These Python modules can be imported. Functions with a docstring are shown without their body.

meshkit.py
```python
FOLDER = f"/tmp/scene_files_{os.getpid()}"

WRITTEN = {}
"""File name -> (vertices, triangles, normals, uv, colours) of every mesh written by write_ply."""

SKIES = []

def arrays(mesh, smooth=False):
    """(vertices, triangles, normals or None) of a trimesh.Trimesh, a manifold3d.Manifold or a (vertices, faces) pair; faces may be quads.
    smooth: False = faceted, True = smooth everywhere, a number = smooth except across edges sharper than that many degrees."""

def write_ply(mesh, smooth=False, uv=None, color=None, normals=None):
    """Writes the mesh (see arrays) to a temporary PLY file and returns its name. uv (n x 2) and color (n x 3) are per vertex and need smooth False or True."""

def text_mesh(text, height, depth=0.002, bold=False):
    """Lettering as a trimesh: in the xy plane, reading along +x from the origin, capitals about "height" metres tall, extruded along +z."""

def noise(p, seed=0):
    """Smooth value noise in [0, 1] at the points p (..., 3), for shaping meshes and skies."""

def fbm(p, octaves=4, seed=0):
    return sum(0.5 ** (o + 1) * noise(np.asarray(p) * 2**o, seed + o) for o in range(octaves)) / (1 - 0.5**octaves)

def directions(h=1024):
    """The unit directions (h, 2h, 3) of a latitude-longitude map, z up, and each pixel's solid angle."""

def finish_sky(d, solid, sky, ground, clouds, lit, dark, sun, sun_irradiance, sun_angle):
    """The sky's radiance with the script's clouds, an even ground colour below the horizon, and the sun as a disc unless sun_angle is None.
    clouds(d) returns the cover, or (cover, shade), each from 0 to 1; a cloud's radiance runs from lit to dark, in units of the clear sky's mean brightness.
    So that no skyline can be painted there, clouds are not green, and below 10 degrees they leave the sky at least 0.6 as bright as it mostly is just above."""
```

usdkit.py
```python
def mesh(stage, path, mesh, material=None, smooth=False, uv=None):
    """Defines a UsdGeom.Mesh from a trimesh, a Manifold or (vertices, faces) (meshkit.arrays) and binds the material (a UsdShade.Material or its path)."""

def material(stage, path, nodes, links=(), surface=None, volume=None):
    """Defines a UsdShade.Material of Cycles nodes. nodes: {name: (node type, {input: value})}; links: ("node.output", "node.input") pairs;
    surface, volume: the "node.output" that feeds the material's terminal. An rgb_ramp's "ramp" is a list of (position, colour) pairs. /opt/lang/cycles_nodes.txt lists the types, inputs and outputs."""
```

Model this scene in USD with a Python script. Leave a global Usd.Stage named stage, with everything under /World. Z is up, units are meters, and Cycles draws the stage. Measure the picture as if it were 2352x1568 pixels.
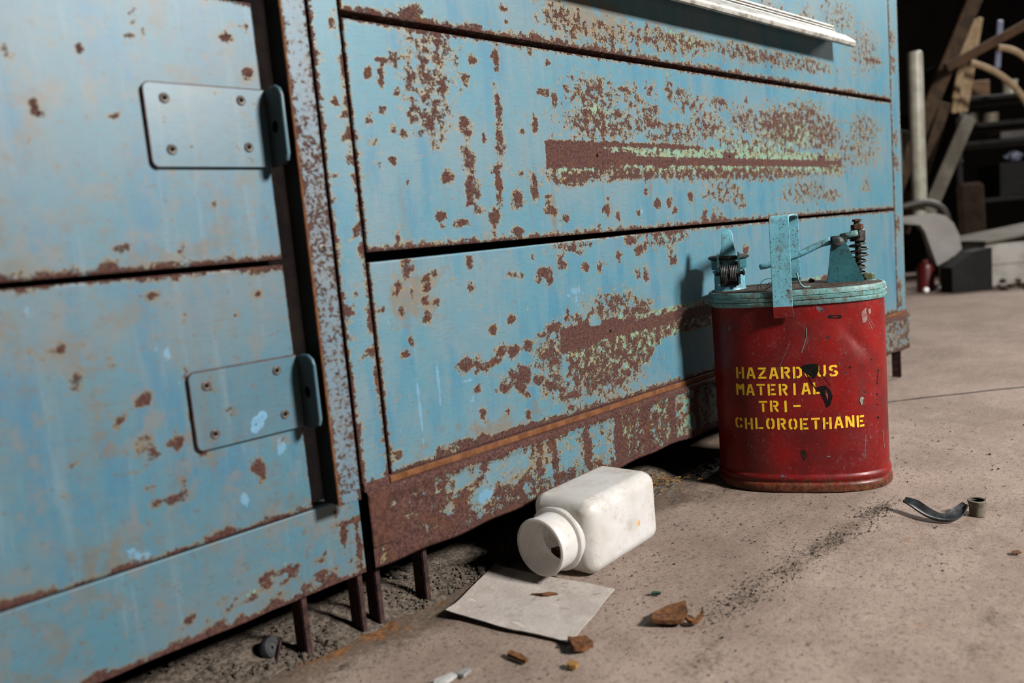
import math, random
import numpy as np
import trimesh
import manifold3d as m3
import shapely.geometry as sg
from shapely.ops import unary_union
import usdkit, meshkit
from pxr import Usd, UsdGeom, UsdLux, Gf, Sdf, Vt

stage = Usd.Stage.CreateInMemory()
UsdGeom.SetStageUpAxis(stage, UsdGeom.Tokens.z)
UsdGeom.SetStageMetersPerUnit(stage, 1.0)
UsdGeom.Xform.Define(stage, '/World')
UsdGeom.Scope.Define(stage, '/World/Looks')
rng = np.random.default_rng(7)
random.seed(7)

# ------------------------------------------------------------------ camera, light, exposure
def view_matrix(pos, x, y, z):
    return Gf.Matrix4d(*x, 0, *y, 0, *z, 0, *pos, 1)

cam = UsdGeom.Camera.Define(stage, '/World/camera')
CAM = (0.0, -0.64, 0.36)
RIGHT = np.array([0.71, -0.6986, -0.0888]); DOWN = np.array([-0.1469, -0.0236, -0.9889])
RIGHT /= np.linalg.norm(RIGHT); DOWN -= RIGHT * (DOWN @ RIGHT); DOWN /= np.linalg.norm(DOWN)
FWD = np.cross(RIGHT, DOWN)
cam.AddTransformOp().Set(view_matrix(CAM, RIGHT.tolist(), (-DOWN).tolist(), (-FWD).tolist()))
cam.CreateHorizontalApertureAttr(36.0); cam.CreateVerticalApertureAttr(24.0)
cam.CreateFocalLengthAttr(36.0 * 1829 / 2352)
cam.CreateClippingRangeAttr(Gf.Vec2f(0.02, 100))
cam.CreateFStopAttr(4.0); cam.CreateFocusDistanceAttr(1.0)
cam.CreateExposureAttr(0.0)

def rect_light(name, pos, target, w, h, strength, color):
    l = UsdLux.RectLight.Define(stage, '/World/' + name)
    z = np.array(pos, float) - np.array(target, float); z /= np.linalg.norm(z)
    x = np.cross([0, 0, 1], z); x /= np.linalg.norm(x); y = np.cross(z, x)
    l.AddTransformOp().Set(view_matrix(pos, x.tolist(), y.tolist(), z.tolist()))
    l.CreateWidthAttr(w); l.CreateHeightAttr(h); l.CreateIntensityAttr(strength); l.CreateColorAttr(Gf.Vec3f(*color))
    return l

# daylight: an open hatch behind the camera; added fill lamp on the right brightens floor and background
rect_light('hatch_light', (1.30, -3.0, 1.95), (0.9, 0.0, 0.3), 0.50, 0.40, 490.0, (1.0, 0.975, 0.94))
rect_light('fill_light', (6.2, -0.35, 3.0), (2.4, -0.2, 0.0), 2.2, 1.6, 22.0, (1.0, 0.98, 0.95))
dome = UsdLux.DomeLight.Define(stage, '/World/sky_light')
dome.CreateIntensityAttr(0.003); dome.CreateColorAttr(Gf.Vec3f(0.85, 0.93, 1.0))

# stains measured on the cabinet front: (x, z, half width, half height, amount), metres
RUST_SPOTS = [(0.538, 0.562, 0.0373, 0.0215, 0.5), (0.532, 0.532, 0.037, 0.0198, 0.52), (0.53, 0.499, 0.0326, 0.0216, 0.55), (0.537, 0.475, 0.0133, 0.0101, 0.5), (0.628, 0.51, 0.0056, 0.0161, 0.75), (0.625, 0.474, 0.0064, 0.0234, 0.75), (0.618, 0.429, 0.0056, 0.0235, 0.75), (0.63, 0.566, 0.0064, 0.0089, 0.75), (0.63, 0.554, 0.0038, 0.0071, 0.75), (0.576, 0.455, 0.0094, 0.0139, 0.75), (0.579, 0.424, 0.0095, 0.0158, 0.75), (0.572, 0.41, 0.0035, 0.0052, 0.75), (0.459, 0.533, 0.0038, 0.0077, 0.75), (0.474, 0.533, 0.0039, 0.0125, 0.75), (0.478, 0.547, 0.0099, 0.0039, 0.75), (0.492, 0.547, 0.0061, 0.0064, 0.75), (0.491, 0.517, 0.0051, 0.004, 0.75), (0.472, 0.501, 0.0049, 0.0039, 0.75), (0.455, 0.49, 0.0048, 0.0047, 0.75), (0.456, 0.469, 0.0067, 0.0039, 0.75), (0.478, 0.452, 0.0056, 0.0045, 0.75), (0.461, 0.448, 0.003, 0.0032, 0.75), (0.492, 0.43, 0.0031, 0.0033, 0.75), (0.546, 0.436, 0.0079, 0.0077, 0.75), (0.474, 0.378, 0.004, 0.0032, 0.75), (0.502, 0.368, 0.0042, 0.0041, 0.75), (0.531, 0.396, 0.0066, 0.0068, 0.75), (0.533, 0.387, 0.0067, 0.0034, 0.75), (0.558, 0.388, 0.0116, 0.0043, 0.75), (0.607, 0.393, 0.01, 0.0108, 0.75), (0.645, 0.41, 0.0106, 0.0111, 0.75), (0.683, 0.496, 0.005, 0.0113, 0.75), (0.674, 0.424, 0.0069, 0.017, 0.75), (0.661, 0.486, 0.0054, 0.0037, 0.75), (0.578, 0.491, 0.0094, 0.0069, 0.75), (0.579, 0.481, 0.0071, 0.0052, 0.75), (0.583, 0.536, 0.0071, 0.0069, 0.75), (0.596, 0.558, 0.0072, 0.0052, 0.75), (0.714, 0.567, 0.0058, 0.0038, 0.75), (0.684, 0.574, 0.0033, 0.003, 0.75), (0.701, 0.532, 0.0114, 0.0047, 0.75), (0.72, 0.524, 0.0059, 0.0096, 0.75), (0.695, 0.412, 0.0057, 0.0038, 0.75), (0.696, 0.397, 0.0086, 0.0058, 0.75), (0.721, 0.386, 0.0075, 0.0049, 0.75), (0.641, 0.375, 0.0079, 0.0056, 0.75), (0.583, 0.401, 0.0072, 0.0035, 0.75), (0.482, 0.481, 0.004, 0.004, 0.75), (0.494, 0.48, 0.0051, 0.0048, 0.75), (0.516, 0.479, 0.0043, 0.0033, 0.75), (0.654, 0.439, 0.004, 0.003, 0.75), (0.608, 0.439, 0.0037, 0.003, 0.75), (0.602, 0.477, 0.003, 0.0053, 0.75), (0.623, 0.47, 0.003, 0.0594, 0.5), (0.515, 0.596, 0.0105, 0.0064, 0.75), (0.526, 0.599, 0.0086, 0.0065, 0.75), (0.648, 0.618, 0.0065, 0.0045, 0.75), (0.651, 0.604, 0.0032, 0.003, 0.75), (0.469, 0.59, 0.0058, 0.003, 0.75), (0.605, 0.593, 0.0098, 0.0043, 0.75), (0.698, 0.595, 0.0056, 0.0047, 0.75), (0.792, 0.536, 0.0584, 0.0242, 0.5), (0.866, 0.537, 0.0287, 0.0212, 0.45), (0.911, 0.549, 0.0152, 0.0109, 0.5), (0.958, 0.552, 0.0101, 0.0157, 0.6), (0.984, 0.551, 0.0167, 0.0057, 0.6), (0.807, 0.501, 0.0833, 0.0226, 0.55), (0.906, 0.509, 0.0303, 0.0263, 0.55), (1.006, 0.537, 0.0514, 0.0162, 0.45), (0.959, 0.493, 0.0813, 0.0159, 0.5), (1.086, 0.541, 0.0282, 0.0122, 0.5), (1.046, 0.506, 0.054, 0.0215, 0.5), (1.157, 0.52, 0.0511, 0.0229, 0.5), (1.165, 0.551, 0.0077, 0.0064, 0.6), (1.281, 0.515, 0.1053, 0.0326, 0.6), (1.368, 0.535, 0.0765, 0.0283, 0.55), (1.431, 0.509, 0.0815, 0.0352, 0.55), (1.616, 0.521, 0.0805, 0.0351, 0.45), (1.573, 0.482, 0.1166, 0.0377, 0.4), (1.46, 0.45, 0.0841, 0.018, 0.5), (1.081, 0.412, 0.0569, 0.0198, 0.45), (1.129, 0.398, 0.025, 0.0127, 0.5), (1.356, 0.407, 0.0955, 0.0229, 0.43), (1.455, 0.399, 0.042, 0.012, 0.5), (1.615, 0.418, 0.0243, 0.0194, 0.4), (0.886, 0.415, 0.0056, 0.0066, 0.75), (0.913, 0.399, 0.0097, 0.0078, 0.75), (0.941, 0.4, 0.006, 0.0091, 0.75), (0.953, 0.388, 0.0061, 0.0057, 0.75), (0.995, 0.406, 0.0064, 0.0106, 0.75), (0.87, 0.387, 0.0044, 0.0054, 0.75), (0.801, 0.393, 0.0083, 0.0083, 0.75), (0.807, 0.408, 0.005, 0.0031, 0.75), (0.824, 0.386, 0.0052, 0.0063, 0.75), (0.724, 0.386, 0.006, 0.0059, 0.75), (0.693, 0.399, 0.0071, 0.0048, 0.75), (0.704, 0.393, 0.0058, 0.0048, 0.75), (1.029, 0.379, 0.0067, 0.012, 0.75), (1.063, 0.375, 0.0186, 0.0098, 0.5), (0.84, 0.439, 0.1591, 0.0095, 0.62), (0.742, 0.433, 0.0428, 0.0099, 0.65), (1.133, 0.439, 0.3091, 0.0114, 0.6), (0.749, 0.618, 0.0426, 0.0212, 0.5), (0.827, 0.612, 0.0883, 0.0163, 0.45), (0.973, 0.618, 0.1235, 0.0157, 0.5), (1.204, 0.622, 0.1615, 0.0154, 0.52), (1.377, 0.623, 0.1283, 0.0141, 0.48), (1.384, 0.698, 0.0385, 0.028, 0.4), (1.629, 0.673, 0.0808, 0.0473, 0.4), (1.669, 0.658, 0.0502, 0.0048, 0.8), (1.521, 0.722, 0.0878, 0.0358, 0.38), (1.266, 0.699, 0.057, 0.0158, 0.4), (0.481, 0.347, 0.0082, 0.0098, 0.75), (0.47, 0.332, 0.005, 0.0041, 0.75), (0.464, 0.324, 0.004, 0.0032, 0.75), (0.515, 0.338, 0.0044, 0.0042, 0.75), (0.502, 0.334, 0.0064, 0.0042, 0.75), (0.502, 0.324, 0.0075, 0.005, 0.75), (0.499, 0.312, 0.006, 0.0059, 0.75), (0.5, 0.295, 0.0064, 0.0084, 0.75), (0.513, 0.309, 0.0044, 0.0042, 0.75), (0.445, 0.311, 0.0035, 0.003, 0.75), (0.469, 0.304, 0.0041, 0.0065, 0.75), (0.483, 0.322, 0.003, 0.0099, 0.6), (0.564, 0.346, 0.0059, 0.0079, 0.75), (0.563, 0.319, 0.0071, 0.0044, 0.75), (0.627, 0.328, 0.0079, 0.0046, 0.75), (0.64, 0.325, 0.004, 0.0047, 0.75), (0.662, 0.346, 0.0033, 0.0047, 0.75), (0.675, 0.325, 0.0113, 0.0077, 0.75), (0.684, 0.319, 0.0086, 0.0087, 0.75), (0.669, 0.315, 0.0042, 0.003, 0.75), (0.71, 0.336, 0.0074, 0.0098, 0.75), (0.754, 0.325, 0.0079, 0.0061, 0.75), (0.78, 0.324, 0.0059, 0.0083, 0.75), (0.82, 0.332, 0.0052, 0.0074, 0.75), (0.858, 0.309, 0.0055, 0.0077, 0.75), (0.876, 0.305, 0.0067, 0.01, 0.75), (0.869, 0.341, 0.0129, 0.0055, 0.75), (0.849, 0.352, 0.0143, 0.0065, 0.75), (0.714, 0.274, 0.0036, 0.005, 0.75), (0.744, 0.343, 0.0062, 0.003, 0.75), (0.618, 0.278, 0.0065, 0.0065, 0.75), (0.589, 0.27, 0.0075, 0.0063, 0.75), (0.545, 0.238, 0.0106, 0.0079, 0.85), (0.563, 0.236, 0.0085, 0.0089, 0.75), (0.574, 0.232, 0.0099, 0.0063, 0.75), (0.59, 0.235, 0.0088, 0.0046, 0.75), (0.599, 0.245, 0.0102, 0.0064, 0.8), (0.617, 0.242, 0.0092, 0.0074, 0.8), (0.641, 0.244, 0.0095, 0.0076, 0.75), (0.667, 0.254, 0.0071, 0.0058, 0.75), (0.688, 0.259, 0.0146, 0.0078, 0.75), (0.624, 0.212, 0.0241, 0.0113, 0.75), (0.599, 0.204, 0.0103, 0.0065, 0.75), (0.625, 0.202, 0.0107, 0.0094, 0.8), (0.653, 0.203, 0.0112, 0.0077, 0.75), (0.634, 0.189, 0.0055, 0.0048, 0.75), (0.558, 0.21, 0.0072, 0.0036, 0.75), (0.563, 0.182, 0.0061, 0.0054, 0.75), (0.567, 0.173, 0.0037, 0.003, 0.75), (0.6, 0.175, 0.0052, 0.003, 0.75), (0.709, 0.158, 0.0077, 0.003, 0.75), (0.631, 0.166, 0.0055, 0.0048, 0.75), (0.471, 0.263, 0.0062, 0.0033, 0.75), (0.477, 0.276, 0.0033, 0.0066, 0.6), (0.447, 0.165, 0.0051, 0.0049, 0.75), (0.68, 0.192, 0.0234, 0.0158, 0.6), (0.708, 0.177, 0.0245, 0.0121, 0.6), (0.774, 0.185, 0.0838, 0.0232, 0.6), (0.679, 0.228, 0.0289, 0.0235, 0.6), (0.734, 0.261, 0.0311, 0.0101, 0.55), (0.801, 0.274, 0.0511, 0.0169, 0.55), (0.852, 0.259, 0.0366, 0.0176, 0.6), (0.463, 0.149, 0.0126, 0.0033, 0.8), (0.505, 0.154, 0.0113, 0.0043, 0.8), (0.533, 0.156, 0.0106, 0.0071, 0.8), (0.557, 0.154, 0.0147, 0.0054, 0.8), (0.619, 0.153, 0.0405, 0.0038, 0.7), (0.732, 0.352, 0.0366, 0.005, 0.6), (0.923, 0.349, 0.0473, 0.0113, 0.5), (1.141, 0.32, 0.0102, 0.0078, 0.75), (0.864, 0.339, 0.0092, 0.0087, 0.75), (0.94, 0.324, 0.0121, 0.0138, 0.6)]
STILE_SPOTS = [(0.432, 0.537, 0.0036, 0.003, 0.75), (0.44, 0.525, 0.003, 0.003, 0.75), (0.432, 0.505, 0.0055, 0.0046, 0.75), (0.419, 0.506, 0.0054, 0.003, 0.75), (0.405, 0.481, 0.0035, 0.003, 0.75), (0.426, 0.49, 0.003, 0.003, 0.75), (0.43, 0.482, 0.0037, 0.003, 0.75), (0.429, 0.473, 0.0073, 0.0038, 0.75), (0.427, 0.453, 0.0055, 0.0046, 0.75), (0.413, 0.435, 0.0032, 0.003, 0.75), (0.433, 0.434, 0.003, 0.0031, 0.75), (0.423, 0.576, 0.003, 0.0059, 0.75), (0.404, 0.576, 0.0043, 0.0036, 0.75), (0.402, 0.544, 0.003, 0.0059, 0.75), (0.427, 0.386, 0.0037, 0.0062, 0.75), (0.429, 0.368, 0.0037, 0.0078, 0.75), (0.417, 0.327, 0.0055, 0.0039, 0.75), (0.408, 0.313, 0.0063, 0.0062, 0.75), (0.429, 0.385, 0.0037, 0.0046, 0.75), (0.429, 0.363, 0.0037, 0.0047, 0.75), (0.43, 0.309, 0.0038, 0.0079, 0.75), (0.429, 0.294, 0.0038, 0.0047, 0.75), (0.429, 0.272, 0.0048, 0.0032, 0.75), (0.421, 0.268, 0.0047, 0.003, 0.75), (0.431, 0.245, 0.003, 0.0048, 0.75), (0.429, 0.233, 0.0035, 0.0032, 0.75), (0.436, 0.191, 0.003, 0.0049, 0.75), (0.404, 0.199, 0.0034, 0.0047, 0.75), (0.4, 0.18, 0.0037, 0.0094, 0.75), (0.401, 0.235, 0.0033, 0.0031, 0.75), (0.414, 0.192, 0.0038, 0.004, 0.5), (0.401, 0.164, 0.0038, 0.0079, 0.75)]
MINT_SPOTS = [(0.544, 0.563, 0.004, 0.0083, 0.8), (0.551, 0.547, 0.0045, 0.0067, 0.8), (0.531, 0.591, 0.0087, 0.0049, 0.7), (0.796, 0.516, 0.0294, 0.0122, 0.7), (0.79, 0.5, 0.039, 0.0122, 0.6), (1.091, 0.498, 0.0427, 0.0147, 0.55), (1.304, 0.505, 0.1079, 0.0303, 0.75), (0.974, 0.624, 0.0328, 0.0112, 0.6), (1.032, 0.622, 0.0264, 0.0093, 0.7), (0.936, 0.466, 0.1433, 0.0079, 1), (1.27, 0.464, 0.1456, 0.006, 1), (0.774, 0.447, 0.0672, 0.0051, 1), (1.039, 0.446, 0.3761, 0.0067, 1), (1.189, 0.48, 0.1172, 0.013, 0.7), (0.761, 0.464, 0.0125, 0.003, 0.8), (1.447, 0.466, 0.0415, 0.0042, 0.8), (0.943, 0.352, 0.0526, 0.0092, 0.6), (0.764, 0.244, 0.0163, 0.0041, 1), (0.728, 0.241, 0.0124, 0.004, 0.7), (0.833, 0.244, 0.0429, 0.0076, 1), (0.792, 0.202, 0.0891, 0.0213, 0.75), (0.847, 0.215, 0.0513, 0.011, 1), (0.834, 0.257, 0.0321, 0.0087, 0.6)]
FRESH_SPOTS = [(0.3235, 0.2030, 0.006, 0.008, 0.95), (0.3050, 0.1860, 0.004, 0.005, 0.9), (0.2855, 0.1660, 0.006, 0.007, 0.9), (0.1950, 0.1450, 0.008, 0.012, 0.9), (0.318, 0.19, 0.002, 0.002, 0.9), (0.235, 0.30, 0.010, 0.012, 0.6), (0.1500, 0.345, 0.012, 0.006, 0.6), (0.480, 0.205, 0.0022, 0.05, 0.85), (0.507, 0.222, 0.0025, 0.028, 0.9), (0.452, 0.29, 0.002, 0.04, 0.6), (0.600, 0.282, 0.002, 0.014, 0.75), (0.548, 0.222, 0.020, 0.003, 0.65), (0.555, 0.200, 0.024, 0.004, 0.55), (0.73, 0.30, 0.022, 0.02, 0.6), (0.875, 0.388, 0.005, 0.005, 0.95), (0.452, 0.185, 0.002, 0.03, 0.5)]

# ------------------------------------------------------------------ helpers: naming
taken = {}
def path_for(parent, name):
    base = parent + '/' + name
    n = taken.get(base, 0); taken[base] = n + 1
    return base if n == 0 else f'{base}_{n:03d}'

def tag(prim, label=None, cat=None, group=None, kind=None):
    p = prim.GetPrim()
    for k, v in (('label', label), ('category', cat), ('group', group), ('kind', kind)):
        if v: p.SetCustomDataByKey(k, v)
    return prim

def thing(name, label, cat, loc=(0, 0, 0), rotz=0.0, group=None, kind=None):
    x = UsdGeom.Xform.Define(stage, path_for('/World', name))
    x.AddTranslateOp().Set(Gf.Vec3d(*map(float, loc)))
    if rotz: x.AddRotateZOp().Set(float(rotz))
    return tag(x, label, cat, group, kind)

def obj(name, mesh, mat, parent=None, smooth=35, label=None, prim=None, kind=None):
    where = path_for(str(parent.GetPath()) if parent is not None else '/World', name)
    m = usdkit.mesh(stage, where, mesh, mat, smooth=smooth)
    for k, v in (prim or {}).items():
        UsdGeom.PrimvarsAPI(m).CreatePrimvar(k, Sdf.ValueTypeNames.FloatArray, 'vertex').Set(Vt.FloatArray.FromNumpy(np.asarray(v, np.float32)))
    return tag(m, label, None, None, kind)

def single(name, mesh, mat, label, cat, smooth=35, group=None, kind=None, prim=None):
    return tag(obj(name, mesh, mat, None, smooth, prim=prim), label, cat, group, kind)

# ------------------------------------------------------------------ helpers: shapes
def join(*ms):
    return trimesh.util.concatenate([m for m in ms])

def cbox(x0, x1, y0, y1, z0, z1, c=0.001):
    c = min(c, (x1 - x0) / 2.1, (y1 - y0) / 2.1, (z1 - z0) / 2.1)
    pts = []
    for x, sx in ((x0, 1), (x1, -1)):
        for y, sy in ((y0, 1), (y1, -1)):
            for z, sz in ((z0, 1), (z1, -1)):
                pts += [(x, y + sy * c, z + sz * c), (x + sx * c, y, z + sz * c), (x + sx * c, y + sy * c, z)]
    return trimesh.convex.convex_hull(np.array(pts))

def tube(pts, r, n=12, cap=True):
    pts = np.array(pts, float); r = np.broadcast_to(np.asarray(r, float), (len(pts),))
    t = np.gradient(pts, axis=0); t /= np.linalg.norm(t, axis=1)[:, None]
    u = np.cross(t[0], [0, 0, 1.0]) if abs(t[0][2]) < 0.9 else np.cross(t[0], [1.0, 0, 0])
    u /= np.linalg.norm(u); V = []; a = np.linspace(0, 2 * np.pi, n, endpoint=False)
    for p, tt, rr in zip(pts, t, r):
        u = u - tt * (u @ tt); u /= np.linalg.norm(u); w = np.cross(tt, u)
        V.append(p + rr * (np.cos(a)[:, None] * u + np.sin(a)[:, None] * w))
    V = np.vstack(V); F = []
    for i in range(len(pts) - 1):
        for j in range(n):
            k = (j + 1) % n; A, B, C, D = i * n + j, i * n + k, (i + 1) * n + k, (i + 1) * n + j
            F += [(A, B, C), (A, C, D)]
    if cap:
        c0, c1 = len(V), len(V) + 1; V = np.vstack([V, pts[0], pts[-1]]); e = (len(pts) - 1) * n
        for j in range(n):
            k = (j + 1) % n; F += [(c0, k, j), (c1, e + j, e + k)]
    return trimesh.Trimesh(V, F, process=False)

def spline(pts, n=24):
    from scipy.interpolate import CubicSpline
    pts = np.array(pts, float); d = np.r_[0, np.cumsum(np.linalg.norm(np.diff(pts, axis=0), axis=1))]
    return CubicSpline(d, pts)(np.linspace(0, d[-1], n))

def lathe(profile, n=32):
    P = np.array(profile, float); a = np.linspace(0, 2 * np.pi, n, endpoint=False); V, F = [], []
    for r, z in P: V += [(r * math.cos(t), r * math.sin(t), z) for t in a]
    for i in range(len(P) - 1):
        for j in range(n):
            k = (j + 1) % n; A, B, C, D = i * n + j, i * n + k, (i + 1) * n + k, (i + 1) * n + j
            F += [(A, B, C), (A, C, D)]
    return trimesh.Trimesh(np.array(V), F, process=False)

def moved(m, loc=(0, 0, 0), rot=None):
    m = m.copy()
    if rot is not None:
        ax, ang = rot; m.apply_transform(trimesh.transformations.rotation_matrix(math.radians(ang), ax))
    m.apply_translation(loc); return m

def slab(poly, h):
    return trimesh.creation.extrude_polygon(poly, h, engine='earcut')

def loft(rings, close_top=False, close_bottom=False):
    """rings: list of (n,3) closed loops running the same way round."""
    n = len(rings[0]); V = np.vstack(rings); F = []
    for i in range(len(rings) - 1):
        for j in range(n):
            k = (j + 1) % n; A, B, C, D = i * n + j, i * n + k, (i + 1) * n + k, (i + 1) * n + j
            F += [(A, B, C), (A, C, D)]
    for yes, ring, off, flip in ((close_bottom, rings[0], 0, True), (close_top, rings[-1], (len(rings) - 1) * n, False)):
        if yes:
            c = len(V); V = np.vstack([V, ring.mean(0)])
            for j in range(n):
                k = (j + 1) % n; F.append((c, off + k, off + j) if flip else (c, off + j, off + k))
    return trimesh.Trimesh(V, F, process=False)

def rock(r, seed, squash=0.7, sub=0):
    g = np.random.default_rng(seed); m = trimesh.creation.icosphere(sub, 1.0)
    v = np.array(m.vertices) * g.uniform(0.6, 1.25, (len(m.vertices), 1)); v[:, 2] *= squash
    return trimesh.Trimesh(v * r, m.faces, process=False)

def fields(P, spots):
    """flat-topped elliptical spots (x, z, rx, rz, amount) at the points P (n, 2); the strongest counts"""
    out = np.zeros(len(P))
    for x, z, rx, rz, a in spots:
        q = ((P[:, 0] - x) / rx) ** 2 + ((P[:, 1] - z) / rz) ** 2
        out = np.maximum(out, a * np.exp(-np.minimum(q, 40) ** 1.6 * 0.6))
    return out

def panel(x0, x1, z0, z1, y, depth, res=0.004, edge=0.002, top=None, bulge=0.0004, seed=0):
    """a folded sheet front facing -y: fine grid with a rolled rim and a skirt going back by depth. top(x): droop of the upper edge."""
    ex = [0, edge * 0.3, edge]
    xs = np.unique(np.r_[x0 + np.array(ex), np.linspace(x0 + edge, x1 - edge, max(3, int((x1 - x0) / res))), x1 - np.array(ex)])
    zs = np.unique(np.r_[z0 + np.array(ex), np.linspace(z0 + edge, z1 - edge, max(3, int((z1 - z0) / res))), z1 - np.array(ex)])
    X, Z = np.meshgrid(xs, zs); d = np.minimum(np.minimum(X - x0, x1 - X), np.minimum(Z - z0, z1 - Z))
    Y = y + edge * (1 - np.sqrt(np.clip(1 - (1 - np.clip(d / edge, 0, 1)) ** 2, 0, 1)))
    Y = Y + bulge * 2 * (meshkit.fbm(np.stack([X * 9, Z * 9, X * 0 + seed], -1), 2, seed) - 0.5)
    if top is not None: Z = Z - top(X) * (Z - z0) / (z1 - z0)
    V = np.stack([X, Y, Z], -1).reshape(-1, 3); nx, nz = len(xs), len(zs); idx = np.arange(nx * nz).reshape(nz, nx)
    a, b, c, e = idx[:-1, :-1].ravel(), idx[:-1, 1:].ravel(), idx[1:, 1:].ravel(), idx[1:, :-1].ravel()
    F = np.vstack([np.c_[a, b, c], np.c_[a, c, e]])
    rim = np.r_[idx[0, :-1], idx[:-1, -1], idx[-1, :0:-1], idx[:0:-1, 0]]
    back = V[rim].copy(); back[:, 1] = y + depth; k = len(V); m = len(rim)
    V = np.vstack([V, back]); j = np.arange(m); jn = (j + 1) % m
    F = np.vstack([F, np.c_[rim[jn], rim[j], k + j], np.c_[rim[jn], k + j, k + jn]])
    return trimesh.Trimesh(V, F, process=False)

# ------------------------------------------------------------------ helpers: materials
class L(str): pass
class G:
    def __init__(self): self.nodes, self.links = {}, []
    def n(self, kind, out, **inp):
        name = f'n{len(self.nodes)}'; given = {}
        for k, v in inp.items():
            if isinstance(v, L): self.links.append((str(v), f'{name}.{k}'))
            else: given[k] = v
        self.nodes[name] = (kind, given); return L(f'{name}.{out}')
    def pos(self, scale=(1, 1, 1), loc=(0, 0, 0)):
        p = self.n('geometry', 'position')
        return p if scale == (1, 1, 1) and loc == (0, 0, 0) else self.n('mapping', 'vector', vector=p, scale=scale, location=loc)
    def noise(self, scale, detail=3, rough=0.55, vec=None, dist=0.0):
        return self.n('noise_texture', 'fac', vector=vec or self.pos(), scale=scale, detail=detail, roughness=rough, distortion=dist)
    def math(self, op, a, b=0.0, c=0.0): return self.n('math', 'value', math_type=op, value1=a, value2=b, value3=c)
    def step(self, v, a, b, lo=0.0, hi=1.0): return self.n('map_range', 'result', range_type='smoothstep', value=v, from_min=a, from_max=b, to_min=lo, to_max=hi, clamp=True)
    def mix(self, f, a, b): return self.n('mix_color', 'result', fac=f, a=a, b=b)
    def ramp(self, f, stops): return self.n('rgb_ramp', 'color', fac=f, ramp=stops)
    def attr(self, a): return self.n('attribute', 'fac', attribute=a)
    def bump(self, h, dist, strength=1.0): return self.n('bump', 'normal', height=h, distance=dist, strength=strength)
    def make(self, name, surface):
        return usdkit.material(stage, '/World/Looks/' + name, self.nodes, self.links, surface=str(surface))
    def bsdf(self, **k):
        A = k.pop('albedo', ALBEDO); c = k['base_color']  # colours scaled down so less light bounces into the shadows
        k['base_color'] = self.n('mix_color', 'result', blend_type='multiply', fac=1.0, a=c, b=(A,) * 3) if isinstance(c, L) else tuple(x * A for x in c)
        return self.n('principled_bsdf', 'BSDF', **k)

ALBEDO = 0.42
RUST = [(0.22, (0.030, 0.014, 0.014)), (0.40, (0.095, 0.042, 0.037)), (0.55, (0.155, 0.072, 0.060)), (0.68, (0.205, 0.105, 0.080)), (0.80, (0.36, 0.20, 0.11))]

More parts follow.
